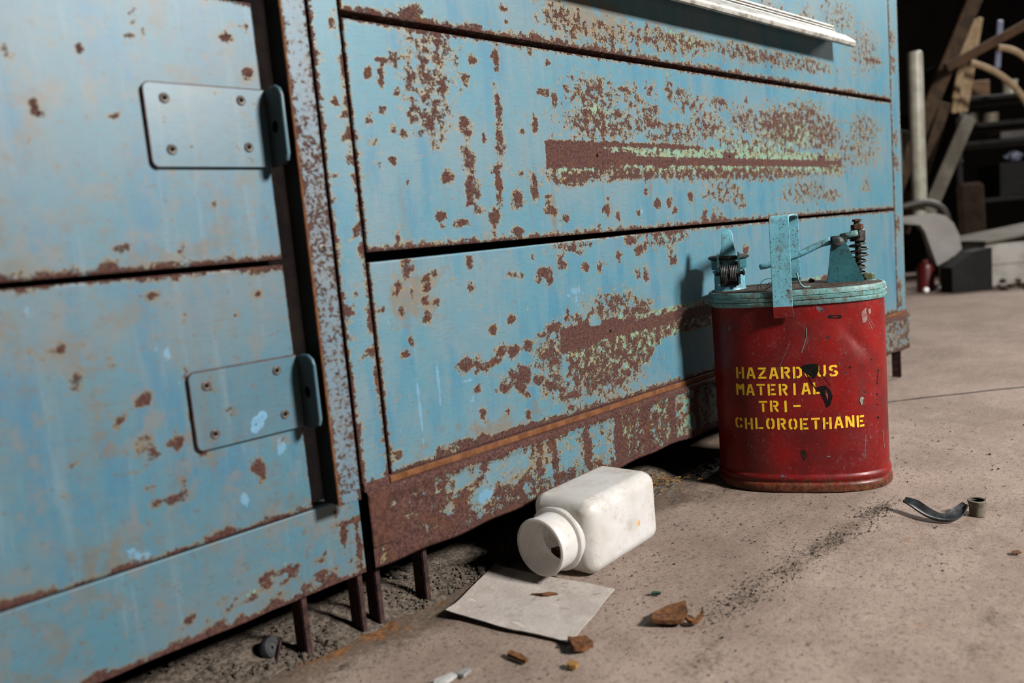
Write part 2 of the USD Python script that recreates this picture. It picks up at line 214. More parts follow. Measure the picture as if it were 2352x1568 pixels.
def painted(name, base=(0.108, 0.328, 0.432), deep=(0.060, 0.275, 0.432), pale=(0.200, 0.335, 0.395), grain=120, halo=(0.50, 0.345, 0.135), rough=0.5, bias=0.0, mottle=0.0, grime=((0.22, 0.195, 0.15), (0.30, 0.20, 0.11))):
    """old enamel over sheet steel. primvars: rust (share of the paint lost to rust), mint (older green coat showing), stain (tan grime)"""
    g = G(); P = g.pos()
    rr = g.attr('rust')
    v = g.noise(grain, 7, 0.70, g.pos((0.78, 1, 0.85)))
    v = g.math('multiply_add', v, 2.5, -0.75)
    fine = g.math('multiply_add', g.noise(430, 4, 0.65), 0.9, -0.45)
    v = g.math('add', g.math('add', v, rr), g.math('multiply', fine, g.step(rr, 0.05, 0.5, 0.35, 1.0)))
    if bias: v = g.math('add', v, bias)
    rust = g.step(v, 0.97, 1.08); ring = g.step(v, 0.66, 1.0)
    # paint: broad blotches, vertical weather streaks, fine horizontal brush scratches
    big = g.step(g.noise(8, 5, 0.65), 0.38, 0.66); col = g.mix(big, base, pale)
    col = g.mix(g.math('multiply', g.step(g.noise(24, 5, 0.65, g.pos((1, 1, 0.25), (3, 1, 2))), 0.48, 0.66), 0.8), col, deep)
    col = g.mix(g.math('multiply', g.step(g.noise(70, 4, 0.65, g.pos((1, 1, 0.09), (9, 1, 4))), 0.53, 0.72), 0.5), col, (0.25, 0.36, 0.42))
    col = g.mix(g.math('multiply', g.step(g.noise(48, 4, 0.65, g.pos((1, 1, 0.07), (2, 1, 7))), 0.57, 0.72), 0.55), col, (0.20, 0.21, 0.17))
    hair = g.noise(9, 3, 0.6, g.pos((6, 6, 150)))
    col = g.mix(g.math('multiply', g.step(hair, 0.50, 0.68), 0.28), col, (0.05, 0.12, 0.17))
    speck = g.step(g.noise(420, 3, 0.6), 0.60, 0.70)
    col = g.mix(g.math('multiply', speck, 0.5), col, (0.10, 0.105, 0.10))
    if mottle:
        m = g.step(g.noise(34, 6, 0.68, g.pos((1, 1, 0.8), (6, 0, 1))), 0.50, 0.64)
        col = g.mix(g.math('multiply', m, mottle), col, (0.215, 0.235, 0.235))
        m = g.step(g.noise(20, 6, 0.70, g.pos((1, 1, 1), (1, 0, 9))), 0.54, 0.66)
        col = g.mix(g.math('multiply', m, mottle * 0.8), col, (0.20, 0.185, 0.15))
        m = g.step(g.noise(120, 5, 0.66, g.pos((1, 1, 1), (4, 0, 2))), 0.58, 0.66)
        col = g.mix(g.math('multiply', m, mottle * 0.8), col, (0.16, 0.14, 0.12))
    st = g.step(g.math('add', g.math('multiply_add', g.noise(46, 6, 0.70), 1.7, -0.35), g.math('multiply', g.attr('stain'), 0.5)), 0.72, 1.05)
    col = g.mix(g.math('multiply', st, 0.75), col, g.mix(g.step(g.noise(90, 4, 0.65), 0.42, 0.6), *grime))
    fr = g.step(g.math('add', g.math('multiply_add', g.noise(110, 5, 0.65, g.pos((1, 1, 0.6), (8, 3, 5))), 1.8, -0.5), g.attr('fresh')), 0.95, 1.1)
    col = g.mix(g.math('multiply', fr, 0.8), col, (0.21, 0.47, 0.68))
    mn = g.math('add', g.math('multiply_add', g.noise(95, 6, 0.68, g.pos((1, 1, 0.7), (5, 5, 5))), 2.4, -0.75), g.attr('mint'))
    mn = g.step(g.math('add', mn, g.math('multiply', fine, 0.8)), 0.95, 1.05)
    col = g.mix(mn, col, g.mix(g.noise(300, 3, 0.6), (0.17, 0.42, 0.30), (0.34, 0.60, 0.44)))
    hl = g.math('multiply', ring, g.step(g.noise(70, 5, 0.65), 0.34, 0.6, 0.30, 1.0))
    col = g.mix(hl, col, g.mix(g.step(g.noise(210, 4, 0.65), 0.4, 0.62), halo, (0.22, 0.17, 0.11)))
    rc = g.ramp(g.math('multiply_add', g.noise(300, 6, 0.75), 1.5, -0.25), RUST)
    rc = g.mix(g.math('multiply', g.step(g.noise(45, 4, 0.6), 0.52, 0.70), 0.5), rc, (0.21, 0.085, 0.036))
    col = g.mix(rust, col, rc)
    h = g.math('add', g.math('multiply', rust, g.math('multiply_add', g.noise(460, 5, 0.75), 1.0, 0.25)), g.math('multiply', g.noise(80, 3), 0.06))
    s = g.bsdf(base_color=col, roughness=g.n('mix_float', 'result', fac=rust, a=rough, b=0.92), specular_ior_level=g.n('mix_float', 'result', fac=rust, a=0.45, b=0.15), normal=g.bump(h, 0.0010, 0.9))
    return g.make(name, s)

def simple(name, c1, c2, scale=60, rough=0.7, metallic=0.0, bump=0.0005, bscale=200, lo=0.35, hi=0.65, detail=4, **k):
    g = G(); col = g.mix(g.step(g.noise(scale, detail, 0.6), lo, hi), c1, c2)
    k.setdefault('specular_ior_level', 0.12 if rough > 0.85 else 0.25 if rough > 0.65 else 0.5)
    return g.make(name, g.bsdf(base_color=col, roughness=rough, metallic=metallic, normal=g.bump(g.noise(bscale, 4, 0.6), bump), **k))

BLUE = painted('blue_enamel')
BLUEDIM = painted('grey_blue_enamel', base=(0.090, 0.262, 0.352), deep=(0.048, 0.228, 0.375), pale=(0.162, 0.255, 0.300), grain=70, halo=(0.28, 0.20, 0.10), mottle=0.8, grime=((0.155, 0.165, 0.150), (0.22, 0.165, 0.10)))
PITTED = painted('pitted_enamel', base=(0.17, 0.30, 0.40), deep=(0.12, 0.27, 0.40), pale=(0.23, 0.30, 0.36), grain=300, halo=(0.20, 0.20, 0.19))
SHADEDSTEEL = simple('shaded_steel', (0.022, 0.020, 0.016), (0.040, 0.034, 0.026), 30, 0.7, specular_ior_level=0.12)  # near-black puts the shade of the bar's unlit side into its colour
BLACKHOLE = simple('interior_shade', (0.012, 0.010, 0.010), (0.022, 0.016, 0.014), 30, 0.9, specular_ior_level=0.02)  # black stands in for the deep shade inside gaps and holes
RUSTY = simple('bare_rust', (0.10, 0.045, 0.036), (0.19, 0.085, 0.06), 180, 0.95, bump=0.0012, bscale=420)
ORANGE = simple('fresh_rust', (0.20, 0.08, 0.035), (0.33, 0.14, 0.06), 70, 0.95, bump=0.0006, bscale=500)

# ------------------------------------------------------------------ the room: floor and far wall
def floor_mesh():
    xs = np.unique(np.r_[[-6, -3, -1.5, -0.6], np.arange(0.0, 1.7, 0.006), np.arange(1.7, 2.6, 0.04), [2.8, 3.2, 3.6, 4, 4.5, 5, 6, 8, 12]])
    ys = np.unique(np.r_[[-8, -4, -2.2, -1.2], np.arange(-0.62, 0.2, 0.006), [0.3, 0.45, 0.6, 0.8, 1.2, 1.8, 2.5, 4, 7, 9]])
    X, Y = np.meshgrid(xs, ys); P = np.stack([X, Y], -1).reshape(-1, 2)
    fine = np.clip(np.minimum(np.minimum(P[:, 0] - 0.02, 1.66 - P[:, 0]), np.minimum(P[:, 1] + 0.6, 0.19 - P[:, 1])) / 0.05, 0, 1)
    n = meshkit.fbm(np.c_[P * 35, P[:, :1] * 0], 4, 3) - 0.5
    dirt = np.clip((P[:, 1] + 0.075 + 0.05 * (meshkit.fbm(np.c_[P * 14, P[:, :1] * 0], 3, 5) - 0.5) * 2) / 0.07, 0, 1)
    dirt = dirt * np.clip((1.30 - P[:, 0]) / 0.2, 0.35, 1)  # dirt carried further right, also painting the floor shade beside the can
    # ridge of swept dirt running from the can towards the camera
    a, b = np.array([0.60, -0.245]), np.array([0.985, -0.262]); t = np.clip(((P - a) @ (b - a)) / ((b - a) @ (b - a)), 0, 1)
    d = np.linalg.norm(P - a - t[:, None] * (b - a), axis=1) + 0.02 * (meshkit.fbm(np.c_[P * 30, P[:, :1] * 0], 3, 8) - 0.5)
    line = np.exp(-(d / (0.006 + 0.014 * np.sin(t * np.pi) * (t > 0.3))) ** 2) * (0.35 + 0.5 * t)
    dirt = np.maximum(dirt, line * (d < 0.08))
    dirt = np.maximum(dirt, fields(P, [(0.563, -0.270, 0.014, 0.010, 0.5), (0.536, -0.282, 0.030, 0.018, 0.55), (0.745, -0.444, 0.022, 0.016, 0.5), (0.683, -0.448, 0.03, 0.02, 0.45), (0.55, -0.33, 0.03, 0.015, 0.35), (0.42, -0.17, 0.05, 0.03, 0.35), (1.02, -0.36, 0.05, 0.02, 0.3)]))
    Z = fine * (n * 0.0016 + dirt * 0.0025 * (0.4 + n * 2)) - 0.001
    V = np.c_[P, Z]; nx = len(xs); idx = np.arange(len(V)).reshape(len(ys), nx)
    A, B, C, D = idx[:-1, :-1].ravel(), idx[:-1, 1:].ravel(), idx[1:, 1:].ravel(), idx[1:, :-1].ravel()
    rs = [(0.337, 0.004, 0.020, 0.012, 0.80), (0.352, -0.004, 0.018, 0.009, 0.75), (0.402, 0.000, 0.026, 0.015, 0.80), (0.415, -0.018, 0.016, 0.010, 0.5), (0.474, 0.002, 0.012, 0.010, 0.6), (0.892, -0.326, 0.035, 0.014, 0.34), (0.770, -0.372, 0.03, 0.01, 0.26), (0.70, -0.39, 0.03, 0.012, 0.28)]
    return trimesh.Trimesh(V, np.vstack([np.c_[A, B, C], np.c_[A, C, D]]), process=False), dirt, fields(P, rs)

def concrete():
    g = G(); P = g.pos()
    col = g.mix(g.step(g.noise(5, 5, 0.65), 0.32, 0.68), (0.275, 0.222, 0.19), (0.40, 0.335, 0.295))
    col = g.mix(g.math('multiply', g.step(g.noise(22, 5, 0.7, dist=0.6), 0.5, 0.72), 0.5), col, (0.235, 0.185, 0.155))
    col = g.mix(g.math('multiply', g.step(g.noise(55, 5, 0.6, g.pos((0.35, 1.2, 1), (2, 7, 0))), 0.52, 0.70), 0.35), col, (0.46, 0.395, 0.35))
    col = g.mix(g.math('multiply', g.step(g.noise(160, 5, 0.7), 0.52, 0.66), 0.7), col, (0.14, 0.105, 0.085))
    col = g.mix(g.math('multiply', g.step(g.noise(480, 4, 0.65), 0.54, 0.66), 0.65), col, (0.10, 0.08, 0.068))
    col = g.mix(g.step(g.noise(70, 2, 0.5), 0.72, 0.75), col, (0.05, 0.042, 0.04))
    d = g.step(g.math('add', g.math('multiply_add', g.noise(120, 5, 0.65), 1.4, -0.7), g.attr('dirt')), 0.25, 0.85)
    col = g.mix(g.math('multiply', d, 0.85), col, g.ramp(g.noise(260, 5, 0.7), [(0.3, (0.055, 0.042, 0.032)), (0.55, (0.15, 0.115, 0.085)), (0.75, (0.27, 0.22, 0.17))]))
    r = g.step(g.math('add', g.math('multiply_add', g.noise(110, 6, 0.7), 2.2, -1.1), g.attr('rust')), 0.3, 0.75)
    col = g.mix(g.math('multiply', r, 0.85), col, g.mix(g.step(g.noise(150, 4, 0.65), 0.35, 0.65), (0.13, 0.055, 0.022), (0.34, 0.155, 0.045)))
    h = g.math('add', g.math('multiply', g.noise(420, 5, 0.7), 0.6), g.math('multiply', g.noise(60, 4), 0.6))
    col = g.n('mix_color', 'result', blend_type='multiply', fac=1.0, a=col, b=(1.46, 1.33, 1.23), use_clamp=False, use_clamp_result=False)
    return g.make('concrete', g.bsdf(base_color=col, roughness=0.9, specular_ior_level=0.25, normal=g.bump(h, 0.0016, 0.7)))

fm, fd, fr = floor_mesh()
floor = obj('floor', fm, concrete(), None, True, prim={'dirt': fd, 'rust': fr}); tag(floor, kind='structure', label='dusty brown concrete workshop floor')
jt = tube(spline([(1.40, 0.03, 0), (1.5474, -0.0602, 0), (1.66, -0.146, 0), (1.7586, -0.2308, 0), (2.2, -0.62, 0), (2.8, -1.2, 0)], 40) + np.c_[np.zeros(40), 0.002 * np.sin(np.arange(40) * 1.7), np.full(40, -0.0014)], 0.0020, 6)
obj('floor_joint', jt, simple('joint_dirt', (0.020, 0.018, 0.018), (0.045, 0.04, 0.038), 60, 0.95), floor, True, 'dark joint line across the concrete')
wallmat = simple('unlit_wall', (0.010, 0.008, 0.007), (0.018, 0.014, 0.012), 3, 0.95)  # near-black colour stands in for a wall that light does not reach
wl = obj('wall_back', moved(cbox(-8, 8, -0.1, 0.1, -0.02, 5, 0.01), (6.4, 3.6, 0), ((0, 0, 1), -44)), wallmat, None, False); tag(wl, kind='structure', label='dark workshop wall far behind the junk')

# ------------------------------------------------------------------ the two blue steel drawer cabinets
ZB, ZT = 0.064, 0.1385           # toe rail
LEVELS = [(0.1475, 0.3612), (0.3655, 0.5815), (0.5875, 0.8015), (0.8065, 1.02)]

def edge_rust(P, x0, x1, z0, z1, lo=0.0068, hi=0.0032, si=0.0022, amt=0.66):
    w = 0.6 + 0.9 * meshkit.fbm(np.c_[P * 40, P[:, :1] * 0], 3, 11)
    d = np.maximum(np.exp(-((P[:, 1] - z0) / (lo * w)) ** 2), np.exp(-((z1 - P[:, 1]) / (hi * w)) ** 2))
    return amt * np.maximum(d, np.exp(-(np.minimum(P[:, 0] - x0, x1 - P[:, 0]) / (si * w)) ** 2))

def xz(m): return np.array(m.vertices)[:, [0, 2]]

def build_right():
    t = thing('drawer_cabinet', 'rust-pitted blue steel drawer cabinet behind the red can, silver handle on its upper drawer', 'cabinet')
    X0, X1 = 0.4025, 1.808
    obj('carcass', join(cbox(X0, X1 - 0.0005, 0.028, 0.72, 0.07, 1.06, 0.002)), BLACKHOLE, t)
    for (a, b) in ((X0, 0.4335), (1.7605, X1)):
        m = panel(a, b, ZT + 0.0005, 1.05, 0.0, 0.028, 0.006, 0.0015); P = xz(m)
        right = a > 1
        r = fields(P, STILE_SPOTS if not right else [(1.777, z, 0.012, 0.018, 0.6) for z in (0.17, 0.2, 0.33, 0.46, 0.51, 0.66, 0.71)])
        r = 1 - (1 - r) * (1 - edge_rust(P, a, b, ZT, 1.05, 0.01, 0.004, 0.0022, 0.72))
        obj('stile', m, BLUE, t, False, prim={'rust': r, 'stain': 0.25 * meshkit.fbm(np.c_[P * 20, P[:, :1] * 0], 3, 4)})
    for i, (z0, z1) in enumerate(LEVELS):
        a, b = 0.4365, 1.7575
        top = (lambda x: 0.0052 * np.clip((0.95 - x) / 0.5, 0, 1)) if i == 0 else None
        m = panel(a, b, z0, z1, 0.0, 0.026, 0.0045, 0.002, top, seed=i); P = xz(m)
        r = fields(P, [s if s[2] < 0.035 else s[:4] + (s[4] * 1.02,) for s in RUST_SPOTS])
        e = edge_rust(P, a, b, z0, z1)
        if i == 0: e = np.maximum(e, 0.82 * np.exp(-((P[:, 1] - z0) / 0.0075) ** 2) * np.clip((P[:, 0] - 0.475) / 0.05, 0, 1))
        # bare footprint of a handle that has been torn off
        zb0, zb1 = (0.4497, 0.4757) if i == 1 else (0.2292, 0.2560)
        mint = 0.88 * fields(P, MINT_SPOTS)
        if i < 2:
            n = 0.004 * (meshkit.fbm(np.c_[P * 60, P[:, :1] * 0], 3, 21) - 0.5)
            q = P[:, 0]; inb = (q > 0.700) & (q < 1.5036)
            if i == 1:
                cen = np.interp(q, [0.70, 0.85, 0.95, 1.1, 1.3, 1.5], [0.4615, 0.4565, 0.4535, 0.4552, 0.4558, 0.4580]); half = np.interp(q, [0.70, 0.80, 0.84, 0.95, 1.1, 1.5], [0.0125, 0.0118, 0.007, 0.0050, 0.0042, 0.0046])
                top_strip = np.exp(-((P[:, 1] - 0.4752 - n) / 0.0030) ** 2) * np.clip((1.12 - q) / 0.15, 0, 1)
            else:
                cen = np.interp(q, [0.70, 0.75, 0.85, 1.0, 1.5], [0.2425, 0.2418, 0.2415, 0.2412, 0.2418]); half = np.interp(q, [0.70, 0.74, 0.80, 0.95, 1.5], [0.0135, 0.012, 0.0085, 0.006, 0.005])
                top_strip = 0 * q
            solid = np.clip((half - abs(P[:, 1] - cen + n)) / 0.0015 + 0.5, 0, 1)
            band = inb * np.maximum(solid, top_strip)
            for sx in (0.792, 1.1068, 1.4202): band = np.maximum(band, inb * (abs(q - sx) < 0.016) * np.clip((0.011 - abs(P[:, 1] - cen - 0.004)) / 0.003, 0, 1))
            r = np.maximum(r * (1 - 0.9 * inb * (abs(P[:, 1] - (zb0 + zb1) / 2) < 0.011)), band)
            mint = np.maximum(mint, inb * np.where((P[:, 1] > zb0 - 0.005) & (P[:, 1] < zb1 - 0.001) & (q > 0.80), 0.78, np.where((P[:, 1] > zb0 - 0.013) & (P[:, 1] <= zb0 + 0.002), 0.66, 0)))
            mint = mint * (1 - band) * np.clip((q - 0.702) / 0.004, 0, 1)
            r = np.where(inb & (abs(P[:, 1] - zb0 - 0.012) < 0.017) & (band < 0.3), np.minimum(r, 0.54), r)
            r = np.where((mint > 0.35) & (band < 0.3), np.maximum(r, 0.40 + 0.16 * (i == 0) * (P[:, 1] < zb0 + 0.004)), r)
        r = 1 - (1 - r) * (1 - e)
        st = 0.3 * meshkit.fbm(np.c_[P * 12, P[:, :1] * 0], 3, 9 + i)
        if i == 0: st = st + fields(P, [(0.485, 0.318, 0.035, 0.028, 0.9), (0.62, 0.16, 0.2, 0.02, 0.5)])
        if i == 2: st = st + fields(P, [(0.80, 0.625, 0.09, 0.03, 0.9), (0.95, 0.62, 0.12, 0.02, 0.6)])
        if i == 1: st = st + fields(P, [(0.703, 0.39, 0.004, 0.03, 0.9), (0.9, 0.42, 0.004, 0.03, 0.7), (0.81, 0.41, 0.004, 0.03, 0.7)])
        fresh = fields(P, FRESH_SPOTS)
        d = obj('drawer', m, BLUE, t, False, prim={'rust': r, 'mint': mint, 'stain': st, 'fresh': fresh})
        if i < 2:
            for sx, sz in ((0.792, 0.461), (1.1068, 0.4634), (1.4202, 0.4673)):
                obj('screw_hole', moved(lathe([(0.0022, 0), (0.0019, 0.0006), (0.0, 0.0006)], 12), (sx, 0.0002, sz if i else sz - 0.2205), ((1, 0, 0), 90)), BLACKHOLE, d)
        if i == 0:
            obj('bolt_hole', moved(lathe([(0.004, 0), (0.0036, 0.0006), (0.0, 0.0006)], 14), (1.084, 0.0002, 0.3235), ((1, 0, 0), 90)), BLACKHOLE, d)
        if i >= 2:
            zo = LEVELS[i][0] - LEVELS[2][0]
            prof = [(0.0, 0.7075), (-0.003, 0.7075), (-0.0042, 0.7060), (-0.0042, 0.7040), (-0.0012, 0.7034), (-0.0012, 0.7022), (-0.0050, 0.7014), (-0.0054, 0.6994), (-0.0018, 0.6988), (-0.0018, 0.6976), (-0.0064, 0.6966), (-0.0070, 0.6946), (-0.0035, 0.6938), (-0.0040, 0.6926), (-0.012, 0.6925), (-0.024, 0.6860), (-0.034, 0.6775), (-0.0405, 0.6715), (-0.0420, 0.6670), (-0.0405, 0.6625), (-0.0365, 0.6615), (-0.0330, 0.6640), (-0.0315, 0.6690), (-0.026, 0.6745), (-0.016, 0.6820), (-0.006, 0.6875), (0.0, 0.6890)]
            h = slab(sg.Polygon([(y, z + zo - 0.0065) for y, z in prof]), 0.788)
            V = np.array(h.vertices); h = trimesh.Trimesh(np.c_[V[:, 2] + 0.699, V[:, 0], V[:, 1]], h.faces[:, ::-1], process=False)
            h.fix_normals()
            obj('handle', h, ALU, d, 50, 'long worn silver pull handle')
    # toe rail with a rounded, rusted upper edge
    x0, x1 = X0, 1.806
    xs = np.linspace(x0, x1, 330); prof = [(0.004, ZT + 0.009), (-0.002, ZT + 0.009), (-0.002, ZT + 0.0005), (-0.004, ZT + 0.0018), (-0.0062, ZT), (-0.0076, ZT - 0.003), (-0.0074, ZT - 0.007)] + [(-0.0060, z) for z in np.linspace(ZT - 0.010, ZB + 0.003, 18)] + [(-0.0055, ZB), (0.004, ZB)]
    V = np.array([(x, y + 0.0006 * math.sin(x * 31), z + (0.0012 * math.sin(x * 23) + 0.0009 * math.sin(x * 71) if z < ZB + 0.004 else 0)) for x in xs for y, z in prof]); k = len(prof)
    idx = np.arange(len(V)).reshape(len(xs), k); a, b, c, d = idx[:-1, :-1].ravel(), idx[1:, :-1].ravel(), idx[1:, 1:].ravel(), idx[:-1, 1:].ravel()
    m = trimesh.Trimesh(V, np.vstack([np.c_[a, c, b], np.c_[a, d, c]]), process=False)
    P = xz(m); q = P[:, 0]
    base = np.interp(q, [0.40, 0.56, 0.62, 0.66, 0.76, 0.80, 0.86, 0.95, 1.2, 1.8], [0.86, 0.68, 0.46, 0.28, 0.28, 0.66, 0.62, 0.42, 0.42, 0.5])
    stripes = 0.5 * np.clip(np.sin(q * 210) + np.sin(q * 97 + 1) - 0.4, 0, 1) * ((q > 0.6) & (q < 1.0))
    r = np.clip(base + stripes, 0, 1) * (1 - fields(P, [(0.545, 0.097, 0.016, 0.014, 0.85), (0.521, 0.121, 0.022, 0.010, 0.8), (0.50, 0.093, 0.008, 0.006, 0.6), (0.565, 0.115, 0.012, 0.014, 0.75), (0.605, 0.118, 0.02, 0.018, 0.7)]))
    r = np.maximum(r, np.clip((P[:, 1] - (ZT - 0.009)) / 0.005, 0, 1)); r = np.maximum(r, 0.95 * np.exp(-((P[:, 1] - ZB) / 0.014) ** 2))
    r = np.maximum(r, 0.55 * np.clip((0.10 - P[:, 1]) / 0.02, 0, 1) * (q < 0.75))
    obj('toe_rail', m, BLUE, t, True, prim={'rust': r, 'mint': 0.5 * ((q > 0.78) & (q < 0.95)), 'stain': 0.5 + 0 * q, 'fresh': fields(P, [(0.552, 0.094, 0.013, 0.009, 0.95), (0.50, 0.092, 0.006, 0.004, 0.8), (0.475, 0.10, 0.004, 0.003, 0.8)])})
    m = panel(x0 + 0.03, x1 - 0.012, ZT + 0.0022, ZT + 0.0088, -0.003, 0.008, 0.02, 0.0008)
    obj('rusted_seam', m, ORANGE, t, False)
    obj('corner_plate', cbox(0.402, 0.426, -0.0085, -0.0055, 0.085, ZT - 0.001, 0.0012), RUSTY, t)
    for x in (0.412, 0.471, 1.79):
        foot(t, x)
    return t

def foot(t, x, y=0.008):
    a = cbox(x - 0.0034, x + 0.0034, y, y + 0.0025, 0.0, 0.075, 0.0006); b = cbox(x - 0.0034, x - 0.0012, y, y + 0.018, 0.0, 0.075, 0.0006)
    obj('foot', join(a, b), RUSTFOOT, t)

def build_left():
    t = thing('drawer_cabinet', 'grey-blue steel drawer cabinet in the left foreground with two padlock plates', 'cabinet')
    X0, X1 = -1.0, 0.3985
    obj('carcass', cbox(X0, 0.3497, 0.028, 0.72, 0.07, 1.06, 0.002), BLACKHOLE, t)
    for a, b in ((X0, -0.972),):
        obj('stile', panel(a, b, ZT + 0.0005, 1.05, 0.0, 0.028, 0.008, 0.0015), BLUEDIM, t, False)
    obj('channel', cbox(0.3500, X1, 0.050, 0.056, 0.07, 1.05, 0.001), BLACKHOLE, t, label='recessed channel behind the locking bar, shade painted black')  # black sheet paints the shade at the back of the recess
    g = np.random.default_rng(5)
    plates = {1: (0.2470, 0.4447, 0.5085), 0: (0.2510, 0.2172, 0.2808)}
    rivets = {1: [(0.262, 0.4972), (0.3255, 0.499), (0.2626, 0.4578), (0.3272, 0.4608)], 0: [(0.2642, 0.2691), (0.327, 0.2708), (0.266, 0.2286), (0.3296, 0.2315)]}
    for i, (z0, z1) in enumerate(LEVELS):
        a, b = -0.968, 0.3480; z0 = 0.1395 if i == 0 else z0
        m = panel(a, b, z0, z1, 0.0, 0.026, 0.006, 0.002, seed=20 + i); P = xz(m)
        sp = [(g.uniform(0.05, 0.34), g.uniform(z0, z1), g.uniform(0.002, 0.007), g.uniform(0.003, 0.008), g.uniform(0.4, 0.8)) for _ in range(34)]
        if i == 0: sp += [(0.216, 0.266, 0.005, 0.003, 0.9), (0.221, 0.270, 0.006, 0.003, 0.8), (0.305, 0.19, 0.002, 0.012, 0.8), (0.297, 0.193, 0.005, 0.004, 0.8), (0.215, 0.187, 0.006, 0.004, 0.8), (0.228, 0.183, 0.006, 0.004, 0.8), (0.213, 0.225, 0.01, 0.012, 0.55), (0.236, 0.228, 0.006, 0.006, 0.7)]
        r = fields(P, sp); r = 1 - (1 - r) * (1 - edge_rust(P, a, b, z0, z1, 0.006, 0.003, 0.001, 0.7))
        blot = [(g.uniform(0.0, 0.34), g.uniform(z0, z1), g.uniform(0.006, 0.03), g.uniform(0.006, 0.03), g.uniform(0.3, 0.75)) for _ in range(30)]
        st = fields(P, blot) + 0.45 * np.exp(-((P[:, 1] - z0) / 0.03) ** 2)
        d = obj('drawer', m, BLUEDIM, t, False, prim={'rust': r, 'stain': st, 'fresh': fields(P, FRESH_SPOTS)})
        if i in plates:
            px, pz0, pz1 = plates[i]; th = 0.0036
            flat = slab(rounded_rect(px, 0.3492, pz0, pz1, 0.005, 0.0002), th)
            V = np.array(flat.vertices); flat = trimesh.Trimesh(np.c_[V[:, 0], -0.0004 - V[:, 2], V[:, 1]], flat.faces, process=False); flat.fix_normals()
            tp = sg.Polygon([(0.0, pz0), (0.022, pz0), (0.0275, pz0 + 0.003), (0.0300, pz0 + 0.008), (0.0300, pz1 - 0.008), (0.0275, pz1 - 0.003), (0.022, pz1), (0.0, pz1)]).difference(sg.Point(0.0165, (pz0 + pz1) / 2).buffer(0.0052))
            tab = slab(tp, th); V = np.array(tab.vertices); tab = trimesh.Trimesh(np.c_[V[:, 2] + 0.3470, -V[:, 0], V[:, 1]], tab.faces, process=False); tab.fix_normals()
            obj('padlock_plate', flat, PLATE, d, 20, 'riveted blue steel plate')
            if i == 0:
                bl = slab(sg.Point(0.3035, 0.2295).buffer(0.0062).union(sg.Point(0.3085, 0.2345).buffer(0.0045)).union(sg.Point(0.3005, 0.2250).buffer(0.004)).difference(sg.Point(0.302, 0.2285).buffer(0.0012)), 0.0002); V = np.array(bl.vertices); bl = trimesh.Trimesh(np.c_[V[:, 0], -0.0041 - V[:, 2], V[:, 1]], bl.faces, process=False); bl.fix_normals()
                obj('paint_blotch', bl, simple('sky_blue_paint', (0.22, 0.50, 0.72), (0.17, 0.40, 0.60), 200, 0.5), d, False, 'sky blue paint blotch')
            obj('padlock_tab', tab, TAB, d, 20, 'bent-out end of the plate, shade painted dark, with a padlock hole')
            obj('hole_backing', cbox(0.3478, 0.3500, -0.0225, -0.0105, (pz0 + pz1) / 2 - 0.006, (pz0 + pz1) / 2 + 0.006, 0.0004), BLACKHOLE, d)  # black block behind the padlock hole paints it dark
            rim = [(x, -th + 0.0008, z) for x, z in list(rounded_rect(px, 0.3470, pz0, pz1, 0.005, 0).exterior.coords)[1:-1]]
            obj('plate_edge', tube(rim, 0.0011, 6), RUSTY, d, True, 'rusted rim of the plate')
            lip = [(0.3486, -y, z) for y, z in ((0.012, pz1), (0.022, pz1), (0.0275, pz1 - 0.003), (0.0300, pz1 - 0.008), (0.0300, pz0 + 0.008), (0.0275, pz0 + 0.003))]
            obj('tab_edge', tube(lip, 0.0016, 8), PLATE, d, True, 'lit outer edge of the tab, painted lighter')  # lighter than the tab to paint the light caught along its edge
            for rx, rz in rivets[i]:
                obj('rivet', moved(lathe([(0.0042, 0.0), (0.0040, 0.0009), (0.0030, 0.0015), (0.0019, 0.0013), (0.0016, 0.0002), (0.0, 0.0002)], 16), (rx, -0.0038, rz), ((1, 0, 0), 90)), RIVET, d)
                obj('rivet_core', moved(lathe([(0.0015, 0.0), (0.0014, 0.0005), (0, 0.0005)], 10), (rx, -0.0038, rz), ((1, 0, 0), 90)), BLACKHOLE, d)
    m = panel(X0, 0.3965, 0.0615, ZT - 0.0005, 0.0012, 0.02, 0.005, 0.0007, seed=31); V = np.array(m.vertices)
    V[:, 2] += (V[:, 2] < 0.066) * (0.002 * (meshkit.fbm(np.c_[V[:, :1] * 30, V[:, :1] * 0, V[:, :1] * 0], 3, 2) - 0.5)); m = trimesh.Trimesh(V, m.faces, process=False)
    P = xz(m); w = 0.5 + meshkit.fbm(np.c_[P * 45, P[:, :1] * 0], 3, 14)
    r = 0.95 * np.exp(-((P[:, 1] - 0.0615) / (0.0062 * w)) ** 2)
    sp = [(g.uniform(0.22, 0.4), g.uniform(0.065, 0.10), g.uniform(0.002, 0.006), g.uniform(0.0015, 0.0045), g.uniform(0.4, 0.75)) for _ in range(46)] + [(0.377, 0.105, 0.003, 0.014, 0.9), (0.385, 0.1165, 0.02, 0.0015, 0.8), (0.372, 0.126, 0.0012, 0.015, 0.6), (0.392, 0.09, 0.003, 0.03, 0.8)]
    r = 1 - (1 - r) * (1 - fields(P, sp)); st = 0.5 * meshkit.fbm(np.c_[P * 25, P[:, :1] * 0], 3, 15)
    obj('toe_rail', m, BLUEDIM, t, False, prim={'rust': r, 'stain': st, 'mint': fields(P, [(0.31, 0.098, 0.01, 0.004, 0.6), (0.283, 0.083, 0.006, 0.006, 0.6)])})
    for x in (0.331, 0.3915, 0.13): foot(t, x)
    return t

